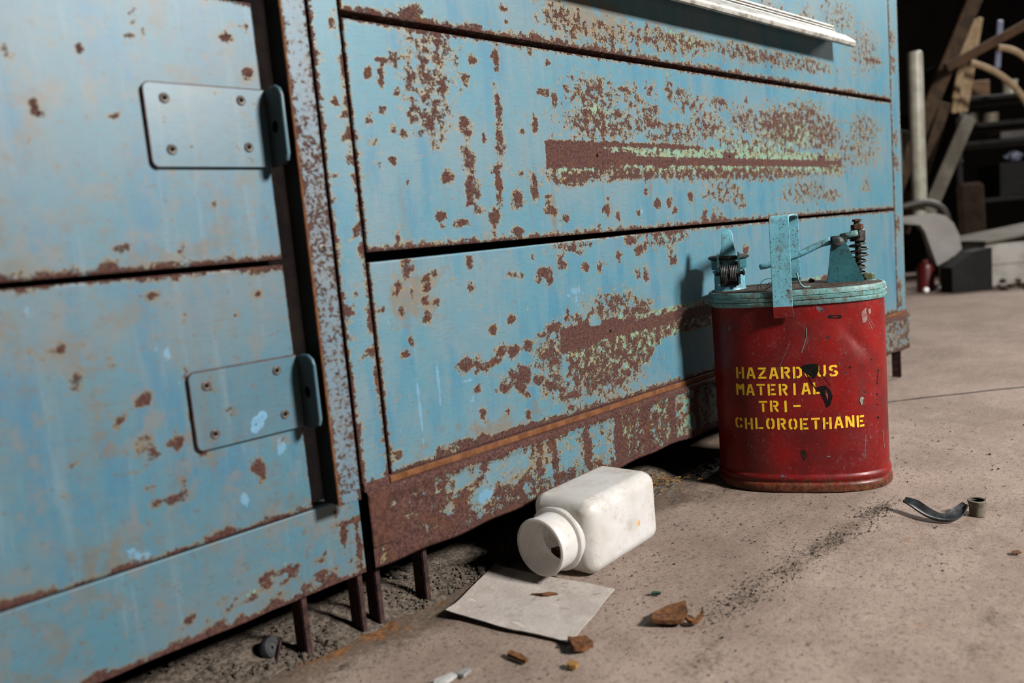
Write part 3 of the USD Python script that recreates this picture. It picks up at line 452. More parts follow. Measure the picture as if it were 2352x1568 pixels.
def rounded_rect(x0, x1, z0, z1, r, r2):
    p = [(x1, z0), (x1, z1)]
    for cx, cz, a0 in ((x0 + r, z1 - r, 90), (x0 + r, z0 + r, 180)):
        p += [(cx + r * math.cos(math.radians(a)), cz + r * math.sin(math.radians(a))) for a in range(a0, a0 + 91, 15)]
    return sg.Polygon(p)

ALU = simple('worn_silver', (0.60, 0.58, 0.52), (0.28, 0.255, 0.20), 60, 0.42, 0.0, 0.0004, 260, 0.46, 0.66, 7)
TAB = simple('shaded_tab', (0.030, 0.032, 0.026), (0.050, 0.050, 0.040), 60, 0.6)  # dark colour paints the shade on the tab side turned from the light
PLATE = painted('plate_enamel', base=(0.095, 0.245, 0.330), deep=(0.075, 0.225, 0.34), pale=(0.14, 0.26, 0.32), grain=130, bias=0.10, rough=0.4, mottle=0.25, halo=(0.20, 0.22, 0.20))
RIVET = simple('rivet_steel', (0.10, 0.075, 0.06), (0.20, 0.16, 0.14), 300, 0.5, 0.3)
RUSTFOOT = simple('scaled_rust', (0.050, 0.028, 0.030), (0.115, 0.060, 0.052), 120, 0.9, bump=0.001, bscale=300)
right_cabinet = build_right()
left_cabinet = build_left()

# angle-iron locking bar standing proud between the two cabinets
t = thing('locking_bar', 'upright rusty-edged angle-iron locking bar between the two blue cabinets', 'bar')
obj('side_flange', cbox(0.3590, 0.3618, -0.0265, -0.0004, 0.143, 1.04, 0.0008), SHADEDSTEEL, t, label='unlit side flange with its shade painted dark')
m = panel(0.3585, 0.3820, 0.143, 1.04, -0.0278, 0.0026, 0.003, 0.0008, seed=41); P = xz(m)
r = np.interp(P[:, 1], [0.14, 0.25, 0.35, 0.40, 0.45, 0.50, 0.56, 1], [0.36, 0.30, 0.36, 0.50, 0.48, 0.26, 0.18, 0.18]); r = np.maximum(r, 0.9 * np.exp(-((P[:, 0] - 0.3585) / 0.0014) ** 2)); r = np.maximum(r, 0.7 * np.exp(-((0.382 - P[:, 0]) / 0.0012) ** 2))
obj('front_face', m, PITTED, t, False, prim={'rust': r, 'stain': 0.2 + 0 * r}, label='pitted blue front face')
obj('edge_bead', tube([(0.3590, -0.0268, 0.143), (0.3590, -0.0268, 0.6), (0.3590, -0.0268, 1.04)], 0.0013, 8), ORANGE, t, label='bare orange rusted edge')
for z in (0.372, 0.80):
    obj('rivet', moved(lathe([(0.0042, 0), (0.0038, 0.0012), (0.002, 0.0018), (0.0016, 0.0004), (0, 0.0004)], 16), (0.3715, -0.0275, z), ((1, 0, 0), 90)), RIVET, t)

from shapely import affinity
# ------------------------------------------------------------------ the red can
CAN_X, CAN_Y, CAN_A, CAN_B, CAN_TURN, CAN_H = 1.0460, -0.1234, 0.1122, 0.0755, -60.417, 0.2515

def oval(n=192, off=0.0, a=CAN_A, b=CAN_B, k=2.6):
    t = np.linspace(0, 2 * np.pi, n, endpoint=False)
    c, s = np.cos(t), np.sin(t)
    p = np.c_[a * np.sign(c) * abs(c) ** (2 / k), b * np.sign(s) * abs(s) ** (2 / k)]
    q = np.roll(p, -1, 0) - np.roll(p, 1, 0); nrm = np.c_[q[:, 1], -q[:, 0]]; nrm /= np.linalg.norm(nrm, axis=1)[:, None]
    # even spacing along the outline
    d = np.r_[0, np.cumsum(np.linalg.norm(np.diff(np.vstack([p, p[:1]]), axis=0), axis=1))]; e = np.linspace(0, d[-1], n, endpoint=False)
    p2 = np.c_[np.interp(e, d, np.r_[p[:, 0], p[0, 0]]), np.interp(e, d, np.r_[p[:, 1], p[0, 1]])]
    q = np.roll(p2, -1, 0) - np.roll(p2, 1, 0); nrm = np.c_[q[:, 1], -q[:, 0]]; nrm /= np.linalg.norm(nrm, axis=1)[:, None]
    return p2 + nrm * off

# front half of the outline, measured from its middle: (distance along the sheet) -> point; the front faces local -y
_o = oval(3000); _f = _o[_o[:, 1] < 0]; _f = _f[np.argsort(_f[:, 0])]
_s = np.r_[0, np.cumsum(np.linalg.norm(np.diff(_f, axis=0), axis=1))]; _s -= np.interp(0, _f[:, 0], _s)

def dent(s, z):
    """how far the sheet is pushed in at (s, z) of the front"""
    c = (s - 0.066) * 0.75 + (z - 0.205) * 0.66
    return 0.0030 * np.exp(-((s - 0.068) / 0.024) ** 2 - ((z - 0.205) / 0.03) ** 2) + 0.0016 * np.exp(-(c / 0.006) ** 2 - ((s - 0.072) / 0.03) ** 2 - ((z - 0.195) / 0.03) ** 2) + 0.0012 * np.exp(-((s + 0.02) / 0.03) ** 2 - ((z - 0.06) / 0.03) ** 2)

def on_front(s, z, off=0.0):
    x, y = np.interp(s, _s, _f[:, 0]), np.interp(s, _s, _f[:, 1])
    dx, dy = np.interp(s + 0.001, _s, _f[:, 0]) - np.interp(s - 0.001, _s, _f[:, 0]), np.interp(s + 0.001, _s, _f[:, 1]) - np.interp(s - 0.001, _s, _f[:, 1])
    L_ = np.hypot(dx, dy); o = off - dent(s, z)
    return np.c_[x + dy / L_ * o, y - dx / L_ * o, z]

def red_paint():
    g = G(); p = g.pos()
    z = g.n('separate_xyz', 'z', vector=p)
    col = g.mix(g.step(g.noise(14, 4, 0.6), 0.35, 0.68), (0.40, 0.007, 0.006), (0.22, 0.008, 0.009))
    col = g.mix(g.math('multiply', g.step(g.noise(30, 4, 0.6, g.pos((1, 1, 0.25), (2, 0, 5))), 0.5, 0.75), 0.45), col, (0.12, 0.012, 0.012))
    col = g.mix(g.math('multiply', g.step(g.noise(330, 3, 0.6), 0.60, 0.72), 0.5), col, (0.36, 0.16, 0.13))
    sc = g.n('noise_texture', 'fac', vector=g.pos((1, 1, 0.5), (7, 2, 1)), scale=26, detail=3, roughness=0.5, distortion=2.5)
    sc = g.math('abs' if False else 'absolute', g.math('subtract', sc, 0.5)); sc = g.math('multiply', g.step(sc, 0.0, 0.006, 1, 0), g.step(g.noise(20, 3), 0.5, 0.62))
    col = g.mix(g.math('multiply', sc, 0.45), col, (0.42, 0.30, 0.28))
    chip = g.math('multiply', g.step(g.noise(62, 4, 0.65, g.pos((1, 1, 0.6), (1, 4, 3))), 0.66, 0.69), 1.0)
    col = g.mix(chip, col, g.mix(g.step(g.noise(40, 2), 0.45, 0.55), (0.055, 0.04, 0.04), (0.20, 0.23, 0.27)))
    gr = g.step(g.noise(17, 6, 0.7, g.pos((1, 1, 0.7), (3, 9, 1))), 0.50, 0.66)
    col = g.mix(g.math('multiply', gr, 0.55), col, (0.13, 0.018, 0.016))
    gr = g.step(g.noise(130, 5, 0.7, g.pos((1, 1, 1), (1, 9, 6))), 0.60, 0.68)
    col = g.mix(g.math('multiply', gr, 0.6), col, (0.30, 0.10, 0.085))
    low = g.step(g.math('add', g.math('multiply_add', g.noise(70, 6, 0.7), -0.060, 0.030), z), 0.006, 0.020, 1, 0)
    col = g.mix(g.math('multiply', low, 0.9), col, g.ramp(g.noise(150, 4, 0.7), [(0.32, (0.045, 0.018, 0.012)), (0.5, (0.17, 0.062, 0.030)), (0.68, (0.30, 0.135, 0.055))]))
    rough = g.step(g.noise(40, 4), 0.3, 0.7, 0.34, 0.52)
    return g.make('red_enamel', g.bsdf(base_color=col, roughness=rough, specular_ior_level=0.28, normal=g.bump(g.math('add', g.math('multiply', g.noise(300, 3), 0.3), g.math('multiply', chip, -0.6)), 0.0005, 0.7)))

def teal_paint(name, base, dirt, amount, rough=0.45):
    g = G()
    col = g.mix(g.step(g.noise(28, 4, 0.6), 0.38, 0.66), base, tuple(c * 0.72 for c in base))
    col = g.mix(g.math('multiply', g.step(g.noise(75, 5, 0.68), 0.62 - amount, 0.72 - amount * 0.6), 0.85), col, dirt)
    col = g.mix(g.math('multiply', g.step(g.noise(420, 3, 0.6), 0.57, 0.66), 0.7), col, (0.035, 0.03, 0.028))
    col = g.mix(g.step(g.noise(60, 4, 0.65, g.pos((1, 1, 1), (3, 3, 3))), 0.66, 0.70), col, (0.17, 0.06, 0.04))
    return g.make(name, g.bsdf(base_color=col, roughness=rough, normal=g.bump(g.noise(260, 4), 0.0003)))

RED = red_paint()
TEAL = teal_paint('teal_enamel', (0.27, 0.74, 0.90), (0.24, 0.215, 0.17), 0.10)
TEALLID = teal_paint('teal_enamel_grimy', (0.26, 0.60, 0.58), (0.17, 0.16, 0.115), 0.17, 0.55)
TEALDEEP = teal_paint('deep_teal_enamel', (0.040, 0.235, 0.275), (0.03, 0.06, 0.065), 0.04, 0.42)
DUST = simple('caked_dust', (0.060, 0.045, 0.036), (0.17, 0.13, 0.105), 150, 0.95, bump=0.0016, bscale=420)
OILY = simple('oily_iron', (0.020, 0.019, 0.017), (0.075, 0.066, 0.055), 160, 0.5, 0.5, 0.0006, 400)
STEEL = simple('grey_steel', (0.16, 0.16, 0.155), (0.34, 0.34, 0.33), 200, 0.38, 0.7)
BRASS = simple('tarnished_nut', (0.20, 0.19, 0.06), (0.11, 0.17, 0.10), 160, 0.5, 0.3)
YELLOW = simple('yellow_stencil_paint', (0.80, 0.50, 0.010), (0.55, 0.30, 0.012), 220, 0.55, bump=0.0002, lo=0.48, hi=0.75, albedo=0.85)
BLACKPAINT = simple('black_tar', (0.006, 0.006, 0.006), (0.013, 0.012, 0.012), 60, 0.5, bump=0.0003, bscale=150, specular_ior_level=0.15)
BONE = simple('pale_flake', (0.50, 0.48, 0.40), (0.36, 0.36, 0.28), 150, 0.7)
PEEL = simple('scuffed_primer', (0.50, 0.33, 0.29), (0.36, 0.10, 0.085), 160, 0.7, lo=0.4, hi=0.7)

can = thing('safety_can', 'red oval safety can stencilled HAZARDOUS MATERIAL, with teal lid and strap handle', 'can', (CAN_X, CAN_Y, 0.0), CAN_TURN)
def build_can(t):
    prof = [(0.0, -0.004), (0.0, 0.0018), (0.002, 0.0032), (0.0085, 0.0034), (0.0112, 0.0022), (0.0128, 0.0004), (0.0142, 0.0006), (0.0165, 0.0019), (0.0190, 0.0023), (0.0214, 0.0016), (0.0232, 0.0001), (0.0245, -0.0002)]
    prof += [(z, 0.0) for z in np.linspace(0.028, CAN_H, 54)]
    rings = []
    n = 288
    for z, off in prof:
        p = oval(n, off)
        s = np.interp(p[:, 0], _f[:, 0], _s); dn = np.where(p[:, 1] < 0, dent(s, np.full(n, z)), 0) if z > 0.026 else 0
        q = np.roll(p, -1, 0) - np.roll(p, 1, 0); nr = np.c_[q[:, 1], -q[:, 0]]; nr /= np.linalg.norm(nr, axis=1)[:, None]
        p = p - nr * np.reshape(dn, (-1, 1)) if np.ndim(dn) else p
        rings.append(np.c_[p, np.full(n, z)])
    body = obj('body', loft(rings, close_bottom=True), RED, t, 50, 'dented red sheet-metal body')
    lidprof = [(CAN_H - 0.0012, 0.0005), (CAN_H - 0.001, 0.0022), (CAN_H + 0.0022, 0.0034), (CAN_H + 0.0044, 0.0030), (CAN_H + 0.0052, 0.0018), (CAN_H + 0.0060, 0.0032), (CAN_H + 0.0102, 0.0036), (CAN_H + 0.0110, 0.0020), (CAN_H + 0.0118, 0.0030), (CAN_H + 0.0165, 0.0026), (CAN_H + 0.0182, 0.0012), (CAN_H + 0.0186, -0.0015)]
    lid = obj('lid_rim', loft([np.c_[oval(192, o), np.full(192, z)] for z, o in lidprof]), TEALLID, t, 40, 'grimy teal rolled lid rim')
    top = [np.c_[oval(192, 0) * k, np.full(192, CAN_H + z)] for k, z in ((0.985, 0.0186), (0.96, 0.0188), (0.9, 0.0196), (0.7, 0.0206), (0.45, 0.0212), (0.2, 0.0214))]
    for r in top[1:]: r[:, 2] += 0.0016 * (meshkit.fbm(r * 90, 3, 6) - 0.5)
    obj('lid_top', loft(top, close_top=True), DUST, t, True, 'lid top caked with brown dust')
    ZL = CAN_H + 0.0205
    # strap handle: a flat band from the front of the rim over the top and down behind
    P = [(-0.0885 + 0.0074, 0.2365), (-0.0808, 0.262), (-0.0804, 0.285), (-0.0791, 0.352), (-0.0776, 0.3610), (-0.0736, 0.3650), (-0.060, 0.3665), (0.0, 0.3673), (0.040, 0.3665), (0.0475, 0.3643), (0.0505, 0.3590), (0.0515, 0.350), (0.0520, 0.300), (0.0530, ZL + 0.006), (0.056, ZL + 0.002), (0.066, ZL + 0.001)]
    P = np.array(P); d = np.gradient(P, axis=0); d /= np.linalg.norm(d, axis=1)[:, None]; N = np.c_[-d[:, 1], d[:, 0]]; half, th = 0.0122, 0.0024
    f = np.r_[0, np.cumsum(np.linalg.norm(np.diff(P, axis=0), axis=1))]; f /= f[-1]; rings = []
    for (y, z), (ny, nz), q in zip(P, N, f):
        sh = -0.0195 + 0.020 * np.clip((y + 0.08) / 0.13, 0, 1)
        loop = []
        for u, w in ((-half, -th / 2 + 0.0005), (-half + 0.0005, -th / 2), (half - 0.0005, -th / 2), (half, -th / 2 + 0.0005), (half, th / 2 - 0.0005), (half - 0.0005, th / 2), (-half + 0.0005, th / 2), (-half, th / 2 - 0.0005)):
            loop.append((u + sh, y + ny * w, z + nz * w))
        rings.append(np.array(loop)[::-1])
    st = loft(rings, True, True); st.fix_normals()
    hd = obj('strap_handle', st, TEAL, t, 30, 'flat teal strap handle')
    tip = cbox(-0.0195 - half - 0.0003, -0.0195 + half + 0.0003, -0.0827, -0.0796, 0.2352, 0.2505, 0.0008)
    obj('strap_end', tip, RED, hd, label='red-painted lower end of the strap')
    # pouring spout with spring-loaded flap on the left
    sx, sy = -0.0850, -0.010
    obj('spout', moved(lathe([(0.0232, 0.0), (0.0222, 0.003), (0.0208, 0.006), (0.0206, 0.026), (0.0222, 0.0275), (0.0222, 0.030), (0.0195, 0.0305), (0.0, 0.0305)], 40), (sx, sy, ZL - 0.003)), TEAL, t, 40, 'round teal pouring spout')
    fl = obj('spout_flap', moved(lathe([(0.0, 0.0), (0.0255, 0.0), (0.0275, 0.0012), (0.0275, 0.004), (0.0255, 0.0052), (0.012, 0.0065), (0.0, 0.007)], 36), (sx, sy, ZL + 0.0425)), OILY, t, 40, 'dark round spout flap')
    obj('flap_skirt', moved(lathe([(0.0228, 0.0), (0.0236, 0.0005), (0.0240, 0.013), (0.0228, 0.0136), (0.0, 0.0136)], 36), (sx, sy, ZL + 0.0290)), TEALDEEP, fl)
    lever = loft([np.c_[sx + w * np.array([-1, -0.8, 0.8, 1, 1, 0.8, -0.8, -1]), sy - 0.014 + y0 + dd * np.array([-0.8, -1, -1, -0.8, 0.8, 1, 1, 0.8]), np.full(8, ZL + z)] for w, dd, y0, z in ((0.0125, 0.006, -0.004, 0.047), (0.0105, 0.0055, -0.003, 0.053), (0.0085, 0.0045, -0.001, 0.059), (0.0078, 0.004, 0.001, 0.068), (0.0074, 0.0035, 0.003, 0.076), (0.0062, 0.003, 0.004, 0.0805), (0.0035, 0.002, 0.0045, 0.083))], True, True)
    lever.fix_normals(); obj('thumb_lever', lever, TEAL, t, 40, 'upright thumb lever of the spout')
    for s in (-1, 1):
        arm = slab(sg.Polygon([(0, 0.010), (0.0045, 0.008), (0.0052, 0.034), (0.009, 0.050), (0.005, 0.052), (-0.001, 0.036)]), 0.0028)
        V = np.array(arm.vertices); arm = trimesh.Trimesh(np.c_[sx + s * 0.0135 + V[:, 2] - 0.0014, sy - 0.0245 + V[:, 0] * -1 + 0.002, ZL + V[:, 1]], arm.faces, process=False); arm.fix_normals()
        obj('hinge_arm', arm, TEALDEEP if s > 0 else TEAL, t)
    obj('hinge_pin', moved(lathe([(0, -0.018), (0.0026, -0.018), (0.0026, 0.018), (0.0042, 0.0182), (0.0042, 0.0205), (0, 0.0212)], 14), (sx, sy - 0.0262, ZL + 0.024), ((0, 1, 0), 90)), OILY, t)
    for c0 in (-0.0062, 0.0056):
        a = np.linspace(0, 2 * np.pi * 4.5, 110)
        coil = np.c_[sx + c0 + (a / a[-1] - 0.5) * 0.0098, sy - 0.0262 + 0.0062 * np.cos(a), ZL + 0.024 + 0.0105 * np.sin(a)]
        obj('torsion_spring', tube(coil, 0.00085, 7), STEEL, t, True, 'bright coiled torsion spring')
    obj('spring_recess', cbox(sx - 0.0125, sx + 0.0125, sy - 0.0222, sy - 0.0195, ZL + 0.006, ZL + 0.040, 0.001), OILY, t)
    # vent lever bracket on the right
    bx = 0.0745
    plate = sg.Polygon([(0.0470, 0.0), (0.0925, 0.0), (0.0935, 0.004), (0.0715, 0.0560), (0.0690, 0.0608), (0.0650, 0.0632), (0.0600, 0.0625), (0.0565, 0.0590), (0.0550, 0.0540), (0.0487, 0.006)])
    pm = slab(plate, 0.0022); V = np.array(pm.vertices); pm = trimesh.Trimesh(np.c_[V[:, 0] - 0.0065, -0.021 + V[:, 2], ZL + V[:, 1] - 0.001], pm.faces, process=False); pm.fix_normals()
    pm2 = pm.copy(); pm2.apply_translation((0.001, 0.0175, 0))
    br = obj('vent_bracket', join(pm, pm2, cbox(0.0415, 0.086, -0.0205, -0.0015, ZL - 0.001, ZL + 0.0014, 0.0005)), TEALDEEP, t, 20, 'wedge-shaped teal bracket')
    obj('pivot_pin', moved(lathe([(0, -0.014), (0.0030, -0.014), (0.0030, 0.0125), (0.0066, 0.0125), (0.0066, 0.0142), (0.0048, 0.0166), (0.002, 0.0175), (0, 0.0176)], 20), (0.0565, -0.0108, ZL + 0.0545), ((1, 0, 0), 90)), STEEL, br)
    rod = spline([(-0.044, -0.006, ZL + 0.0275), (-0.032, -0.008, ZL + 0.0300), (-0.008, -0.010, ZL + 0.0365), (0.012, -0.0105, ZL + 0.0430), (0.031, -0.0108, ZL + 0.0510), (0.0485, -0.0108, ZL + 0.0555)], 30)
    obj('vent_lever', tube(rod, np.r_[np.linspace(0.0036, 0.0046, 3), np.full(22, 0.0044), np.linspace(0.0044, 0.0052, 5)], 14), TEAL, t, True, 'long round teal vent lever')
    obj('lever_yoke', join(cbox(0.0480, 0.0690, -0.0165, -0.0045, ZL + 0.0515, ZL + 0.0620, 0.002), moved(cbox(-0.013, 0.013, -0.005, 0.005, -0.0045, 0.0045, 0.0018), (0.0730, -0.0108, ZL + 0.0610), ((0, 1, 0), -6))), OILY, t, 30, 'dark yoke where the lever meets the spring bolt')
    obj('lever_end', tube([(0.067, -0.0125, ZL + 0.0605), (0.076, -0.0125, ZL + 0.0625), (0.0815, -0.0125, ZL + 0.0630), (0.083, -0.0125, ZL + 0.0630)], [0.0042, 0.0048, 0.0045, 0.002], 14), TEALLID, t, True)
    cx, cy = 0.0830, -0.0015
    bolt = obj('spring_bolt', moved(lathe([(0, 0.0), (0.0038, 0.0), (0.0038, 0.0620), (0, 0.0625)], 14), (cx, cy, ZL)), OILY, t)
    obj('bolt_nut', moved(lathe([(0, 0), (0.0072, 0), (0.0080, 0.001), (0.0080, 0.006), (0.0068, 0.0068), (0.0040, 0.0068), (0.0040, 0.0105), (0.0062, 0.0108), (0.0056, 0.0135), (0.0, 0.0142)], 6), (cx, cy, ZL + 0.0680)), RUSTY, bolt, 20, 'rusty nut on the bolt head')
    obj('bolt_collar', moved(lathe([(0, 0), (0.0092, 0), (0.0098, 0.0012), (0.0098, 0.0140), (0.0080, 0.0155), (0, 0.0155)], 24), (cx, cy, ZL + 0.0525)), OILY, bolt)
    a = np.linspace(0, 2 * np.pi * 6.2, 190); q = a / a[-1]
    obj('compression_spring', tube(np.c_[cx + (0.0088 + 0.0035 * np.exp(-((q - 0.72) / 0.2) ** 2)) * np.cos(a), cy + (0.0088 + 0.0035 * np.exp(-((q - 0.72) / 0.2) ** 2)) * np.sin(a), ZL + 0.002 + 0.050 * q], 0.0013, 8), OILY, t, True, 'dark compression spring')
    obj('brass_nut', moved(lathe([(0, 0), (0.0086, 0), (0.0092, 0.001), (0.0092, 0.009), (0.0084, 0.010), (0, 0.010)], 6), (0.0945, 0.0075, ZL - 0.002)), BRASS, t, 20, 'yellow-green hexagon nut')
    obj('spring_plate', cbox(0.076, 0.1045, -0.012, 0.016, ZL - 0.003, ZL - 0.0004, 0.0006), TEAL, t)
    obj('rim_clip', tube(spline([(0.0000, -0.072, ZL + 0.020), (0.002, -0.071, ZL + 0.010), (0.006, -0.069, ZL + 0.0025), (0.016, -0.0665, ZL + 0.0012)], 14), 0.0013, 8), TEALLID, t, True)
    # stencilled lettering, flat print on the sheet
    ST = {'H': [[(.1, 0), (.1, 1)], [(.56, 0), (.56, 1)], [(.26, .5), (.4, .5)]], 'A': [[(.07, 0), (.28, .98)], [(.59, 0), (.38, .98)], [(.25, .32), (.41, .32)]], 'Z': [[(.04, .9), (.62, .9)], [(.53, .76), (.15, .24)], [(.04, .1), (.62, .1)]],
          'R': [[(.1, 0), (.1, 1)], [(.27, .9), (.46, .9), (.56, .8), (.56, .62), (.46, .5), (.27, .5)], [(.38, .38), (.58, 0)]], 'D': [[(.1, 0), (.1, 1)], [(.27, .9), (.42, .9), (.56, .74), (.56, .26), (.42, .1), (.27, .1)]],
          'O': [[(.27, .9), (.18, .88), (.1, .72), (.1, .28), (.18, .12), (.27, .1)], [(.4, .9), (.48, .88), (.56, .72), (.56, .28), (.48, .12), (.4, .1)]], 'U': [[(.1, 1), (.1, .28), (.18, .12), (.27, .1)], [(.56, 1), (.56, .28), (.48, .12), (.4, .1)]],
          'S': [[(.56, .76), (.48, .89), (.2, .89), (.1, .78), (.12, .62), (.27, .54)], [(.39, .47), (.54, .38), (.56, .24), (.46, .1), (.18, .1), (.1, .24)]], 'M': [[(.08, 0), (.08, 1)], [(.6, 0), (.6, 1)], [(.21, .92), (.31, .5)], [(.48, .92), (.38, .5)]],
          'T': [[(.02, .9), (.64, .9)], [(.33, .74), (.33, 0)]], 'E': [[(.1, 0), (.1, 1)], [(.27, .9), (.6, .9)], [(.27, .5), (.5, .5)], [(.27, .1), (.6, .1)]], 'I': [[(.33, 0), (.33, 1)]], 'L': [[(.1, 0), (.1, 1)], [(.25, .1), (.6, .1)]],
          'C': [[(.28, .9), (.2, .88), (.1, .74), (.1, .26), (.2, .12), (.28, .1)], [(.41, .9), (.52, .84), (.56, .68)], [(.41, .1), (.52, .16), (.56, .32)]], 'N': [[(.08, 0), (.08, 1)], [(.58, 0), (.58, 1)], [(.21, .9), (.45, .1)]], '-': [[(.06, .5), (.58, .5)]]}
    def print_on(name, polys, mat, off, label=None, kind=None):
        ms = []
        if name in ('black_smear', 'tar_drip'): polys = [affinity.translate(p, -0.0018, 0.0034) for p in polys]
        for p in polys:
            if p.is_empty: continue
            for q in getattr(p, 'geoms', [p]):
                v, fc = trimesh.creation.triangulate_polygon(q, engine='earcut'); v, fc = trimesh.remesh.subdivide_to_size(np.c_[v, np.zeros(len(v))], fc, 0.004)
                ms.append(trimesh.Trimesh(on_front(v[:, 0], v[:, 1], off), fc, process=False))
        m = join(*ms)
        if m.face_normals[:, 1].mean() > 0: m.invert()
        return obj(name, m, mat, body, False, label, kind=kind)
    for text, s0, z0, s1, h in (('HAZARDOUS', -0.0850, 0.1548, 0.0445, 0.0155), ('MATERIAL', -0.0860, 0.1322, 0.0235, 0.0155), ('TRI-', -0.0560, 0.1100, -0.0025, 0.0152), ('CHLOROETHANE', -0.0905, 0.0856, 0.0765, 0.0155)):
        pitch = (s1 - s0 + 0.0035) / len(text); polys = []
        for i, ch in enumerate(text):
            u = unary_union([sg.LineString(k).buffer(0.077, cap_style='flat', join_style='mitre') for k in ST[ch]])
            x0 = s0 + i * pitch; w = pitch * 0.80 / 0.66
            g = random.Random(i * 31 + len(text)); dz = g.uniform(-0.0005, 0.0005)
            polys.append(affinity.affine_transform(u, [w, 0, 0.02 * h, h, x0, z0 + dz]).buffer(0.0003).buffer(-0.00015))
        print_on('stencil_lettering', polys, YELLOW, 0.00025, f'yellow stencilled words {text}')
    def blob(pts, r=0.001): return sg.Polygon(pts).buffer(r).buffer(-r * 0.4)
    print_on('black_smear', [blob([(0.0012, 0.1656), (0.0060, 0.1680), (0.0117, 0.1688), (0.0180, 0.1686), (0.0226, 0.1675), (0.0222, 0.1620), (0.0208, 0.1565), (0.0171, 0.1508), (0.0151, 0.1516), (0.0125, 0.1547), (0.0071, 0.1585)])], BLACKPAINT, 0.0005, 'black tar smear over the letter O')
    outer = sg.Polygon([(0.0208, 0.138), (0.0298, 0.1397), (0.0351, 0.1343), (0.0382, 0.1252), (0.0343, 0.1135), (0.0314, 0.1114), (0.0290, 0.1200), (0.0258, 0.1273)]).buffer(0.0006)
    inner = sg.Polygon([(0.0292, 0.1362), (0.0322, 0.1335), (0.0345, 0.1252), (0.0330, 0.1180), (0.0312, 0.1230), (0.0300, 0.1300)])
    print_on('black_smear', [outer.difference(inner)], BLACKPAINT, 0.0005, 'black tar ring below the smear')
    print_on('tar_drip', [sg.LineString([(0.0071, 0.1580), (0.0150, 0.1420), (0.0205, 0.1330)]).buffer(0.00055), sg.LineString([(0.0224, 0.1609), (0.0300, 0.150), (0.0367, 0.1390)]).buffer(0.0003)], BLACKPAINT, 0.0005)
    g = random.Random(4)
    print_on('paint_chip', [sg.Point(s + g.uniform(-.0008, .0008), z).buffer(r).intersection(sg.Point(s + r * .4, z + r * .3).buffer(r * 1.1)) for s, z, r in [(0.102, 0.1556, .0016), (0.1005, 0.148, .0012), (0.0985, 0.1398, .0013), (0.0978, 0.125, .0019), (0.0978, 0.1185, .001), (0.0978, 0.1115, .0012), (0.0979, 0.0935, .0018), (0.091, 0.172, .0012), (0.06, 0.165, .0016)]] + [sg.LineString([(0.1018, 0.158), (0.0985, 0.138)]).buffer(.0003)], BLACKPAINT, 0.0003, 'row of dark chips down the right side', 'stuff')
    print_on('rust_hole', [blob([(-0.0055, 0.0558), (-0.003, 0.0572), (0.0001, 0.0565), (0.0012, 0.0496), (-0.0002, 0.047), (-0.0012, 0.0435), (-0.0025, 0.0462), (-0.0040, 0.0497)], 0.0006)], simple('rust_scab', (0.018, 0.012, 0.010), (0.06, 0.035, 0.02), 200, 0.9), 0.0003, 'dark rust scab near the base')
    print_on('pale_flake', [blob([(0.0712, 0.1202), (0.0722, 0.1240), (0.0745, 0.1253), (0.0770, 0.1230), (0.0752, 0.1205), (0.0745, 0.1160), (0.0731, 0.1141), (0.0722, 0.1170)], 0.0004)], BONE, 0.0006, 'pale green-white flake')
    print_on('slot_mark', [sg.LineString([(0.0376, 0.2329), (0.05, 0.2319)]).buffer(0.0022).difference(sg.LineString([(0.0415, 0.2328), (0.048, 0.2322)]).buffer(0.0009))], BLACKPAINT, 0.0003, 'small dark slot near the rim')
    print_on('primer_scuff', [blob([(0.0785, 0.2336), (0.0810, 0.2375), (0.0853, 0.2402), (0.0850, 0.2350), (0.0868, 0.2300), (0.0862, 0.2240), (0.0840, 0.2215), (0.0805, 0.2216)], 0.0006), blob([(0.0885, 0.2375), (0.0920, 0.2385), (0.0928, 0.2335), (0.0900, 0.2315)], 0.0006), sg.LineString([(0.086, 0.227), (0.0948, 0.2105)]).buffer(0.00035), sg.LineString([(0.0870, 0.2300), (0.0985, 0.2140)]).buffer(0.0003)], PEEL, 0.0003, 'pale scuff through to primer')
    print_on('grey_scratch', [sg.LineString([(0.0085, 0.2200), (0.0080, 0.2080), (0.0040, 0.1960), (0.0010, 0.1885)]).buffer(0.0007), sg.LineString([(-0.0300, 0.163), (-0.022, 0.182), (-0.016, 0.196)]).buffer(0.0002), sg.LineString([(0.078, 0.0735), (0.0765, 0.0600), (0.0752, 0.0420)]).buffer(0.0004), sg.LineString([(0.107, 0.0760), (0.1085, 0.0640), (0.110, 0.052)]).buffer(0.0006), sg.LineString([(0.0268, 0.0486), (0.0310, 0.0478)]).buffer(0.0005)], simple('bare_scratch', (0.22, 0.20, 0.21), (0.33, 0.30, 0.30), 100, 0.6), 0.0003, 'grey scratches', 'stuff')
    for k, (pts, r) in enumerate([([(-0.050, -0.060, ZL), (-0.046, -0.062, ZL + 0.006), (-0.040, -0.060, ZL + 0.002), (-0.034, -0.058, ZL + 0.009), (-0.026, -0.056, ZL + 0.004), (-0.020, -0.058, ZL + 0.011)], 0.0005), ([(-0.044, -0.058, ZL), (-0.042, -0.057, ZL + 0.012), (-0.032, -0.056, ZL + 0.014), (-0.022, -0.057, ZL + 0.006)], 0.0004), ([(-0.040, -0.063, ZL), (-0.030, -0.066, ZL + 0.005), (-0.018, -0.064, ZL + 0.003)], 0.0006)]):
        obj('dry_root', tube(spline(pts, 20), r, 5), OILY, t, True)
    obj('dirt_clump', moved(rock(0.0042, 3, 0.7, 1), (0.024, 0.012, ZL + 0.003)), DUST, t, False)
build_can(can)

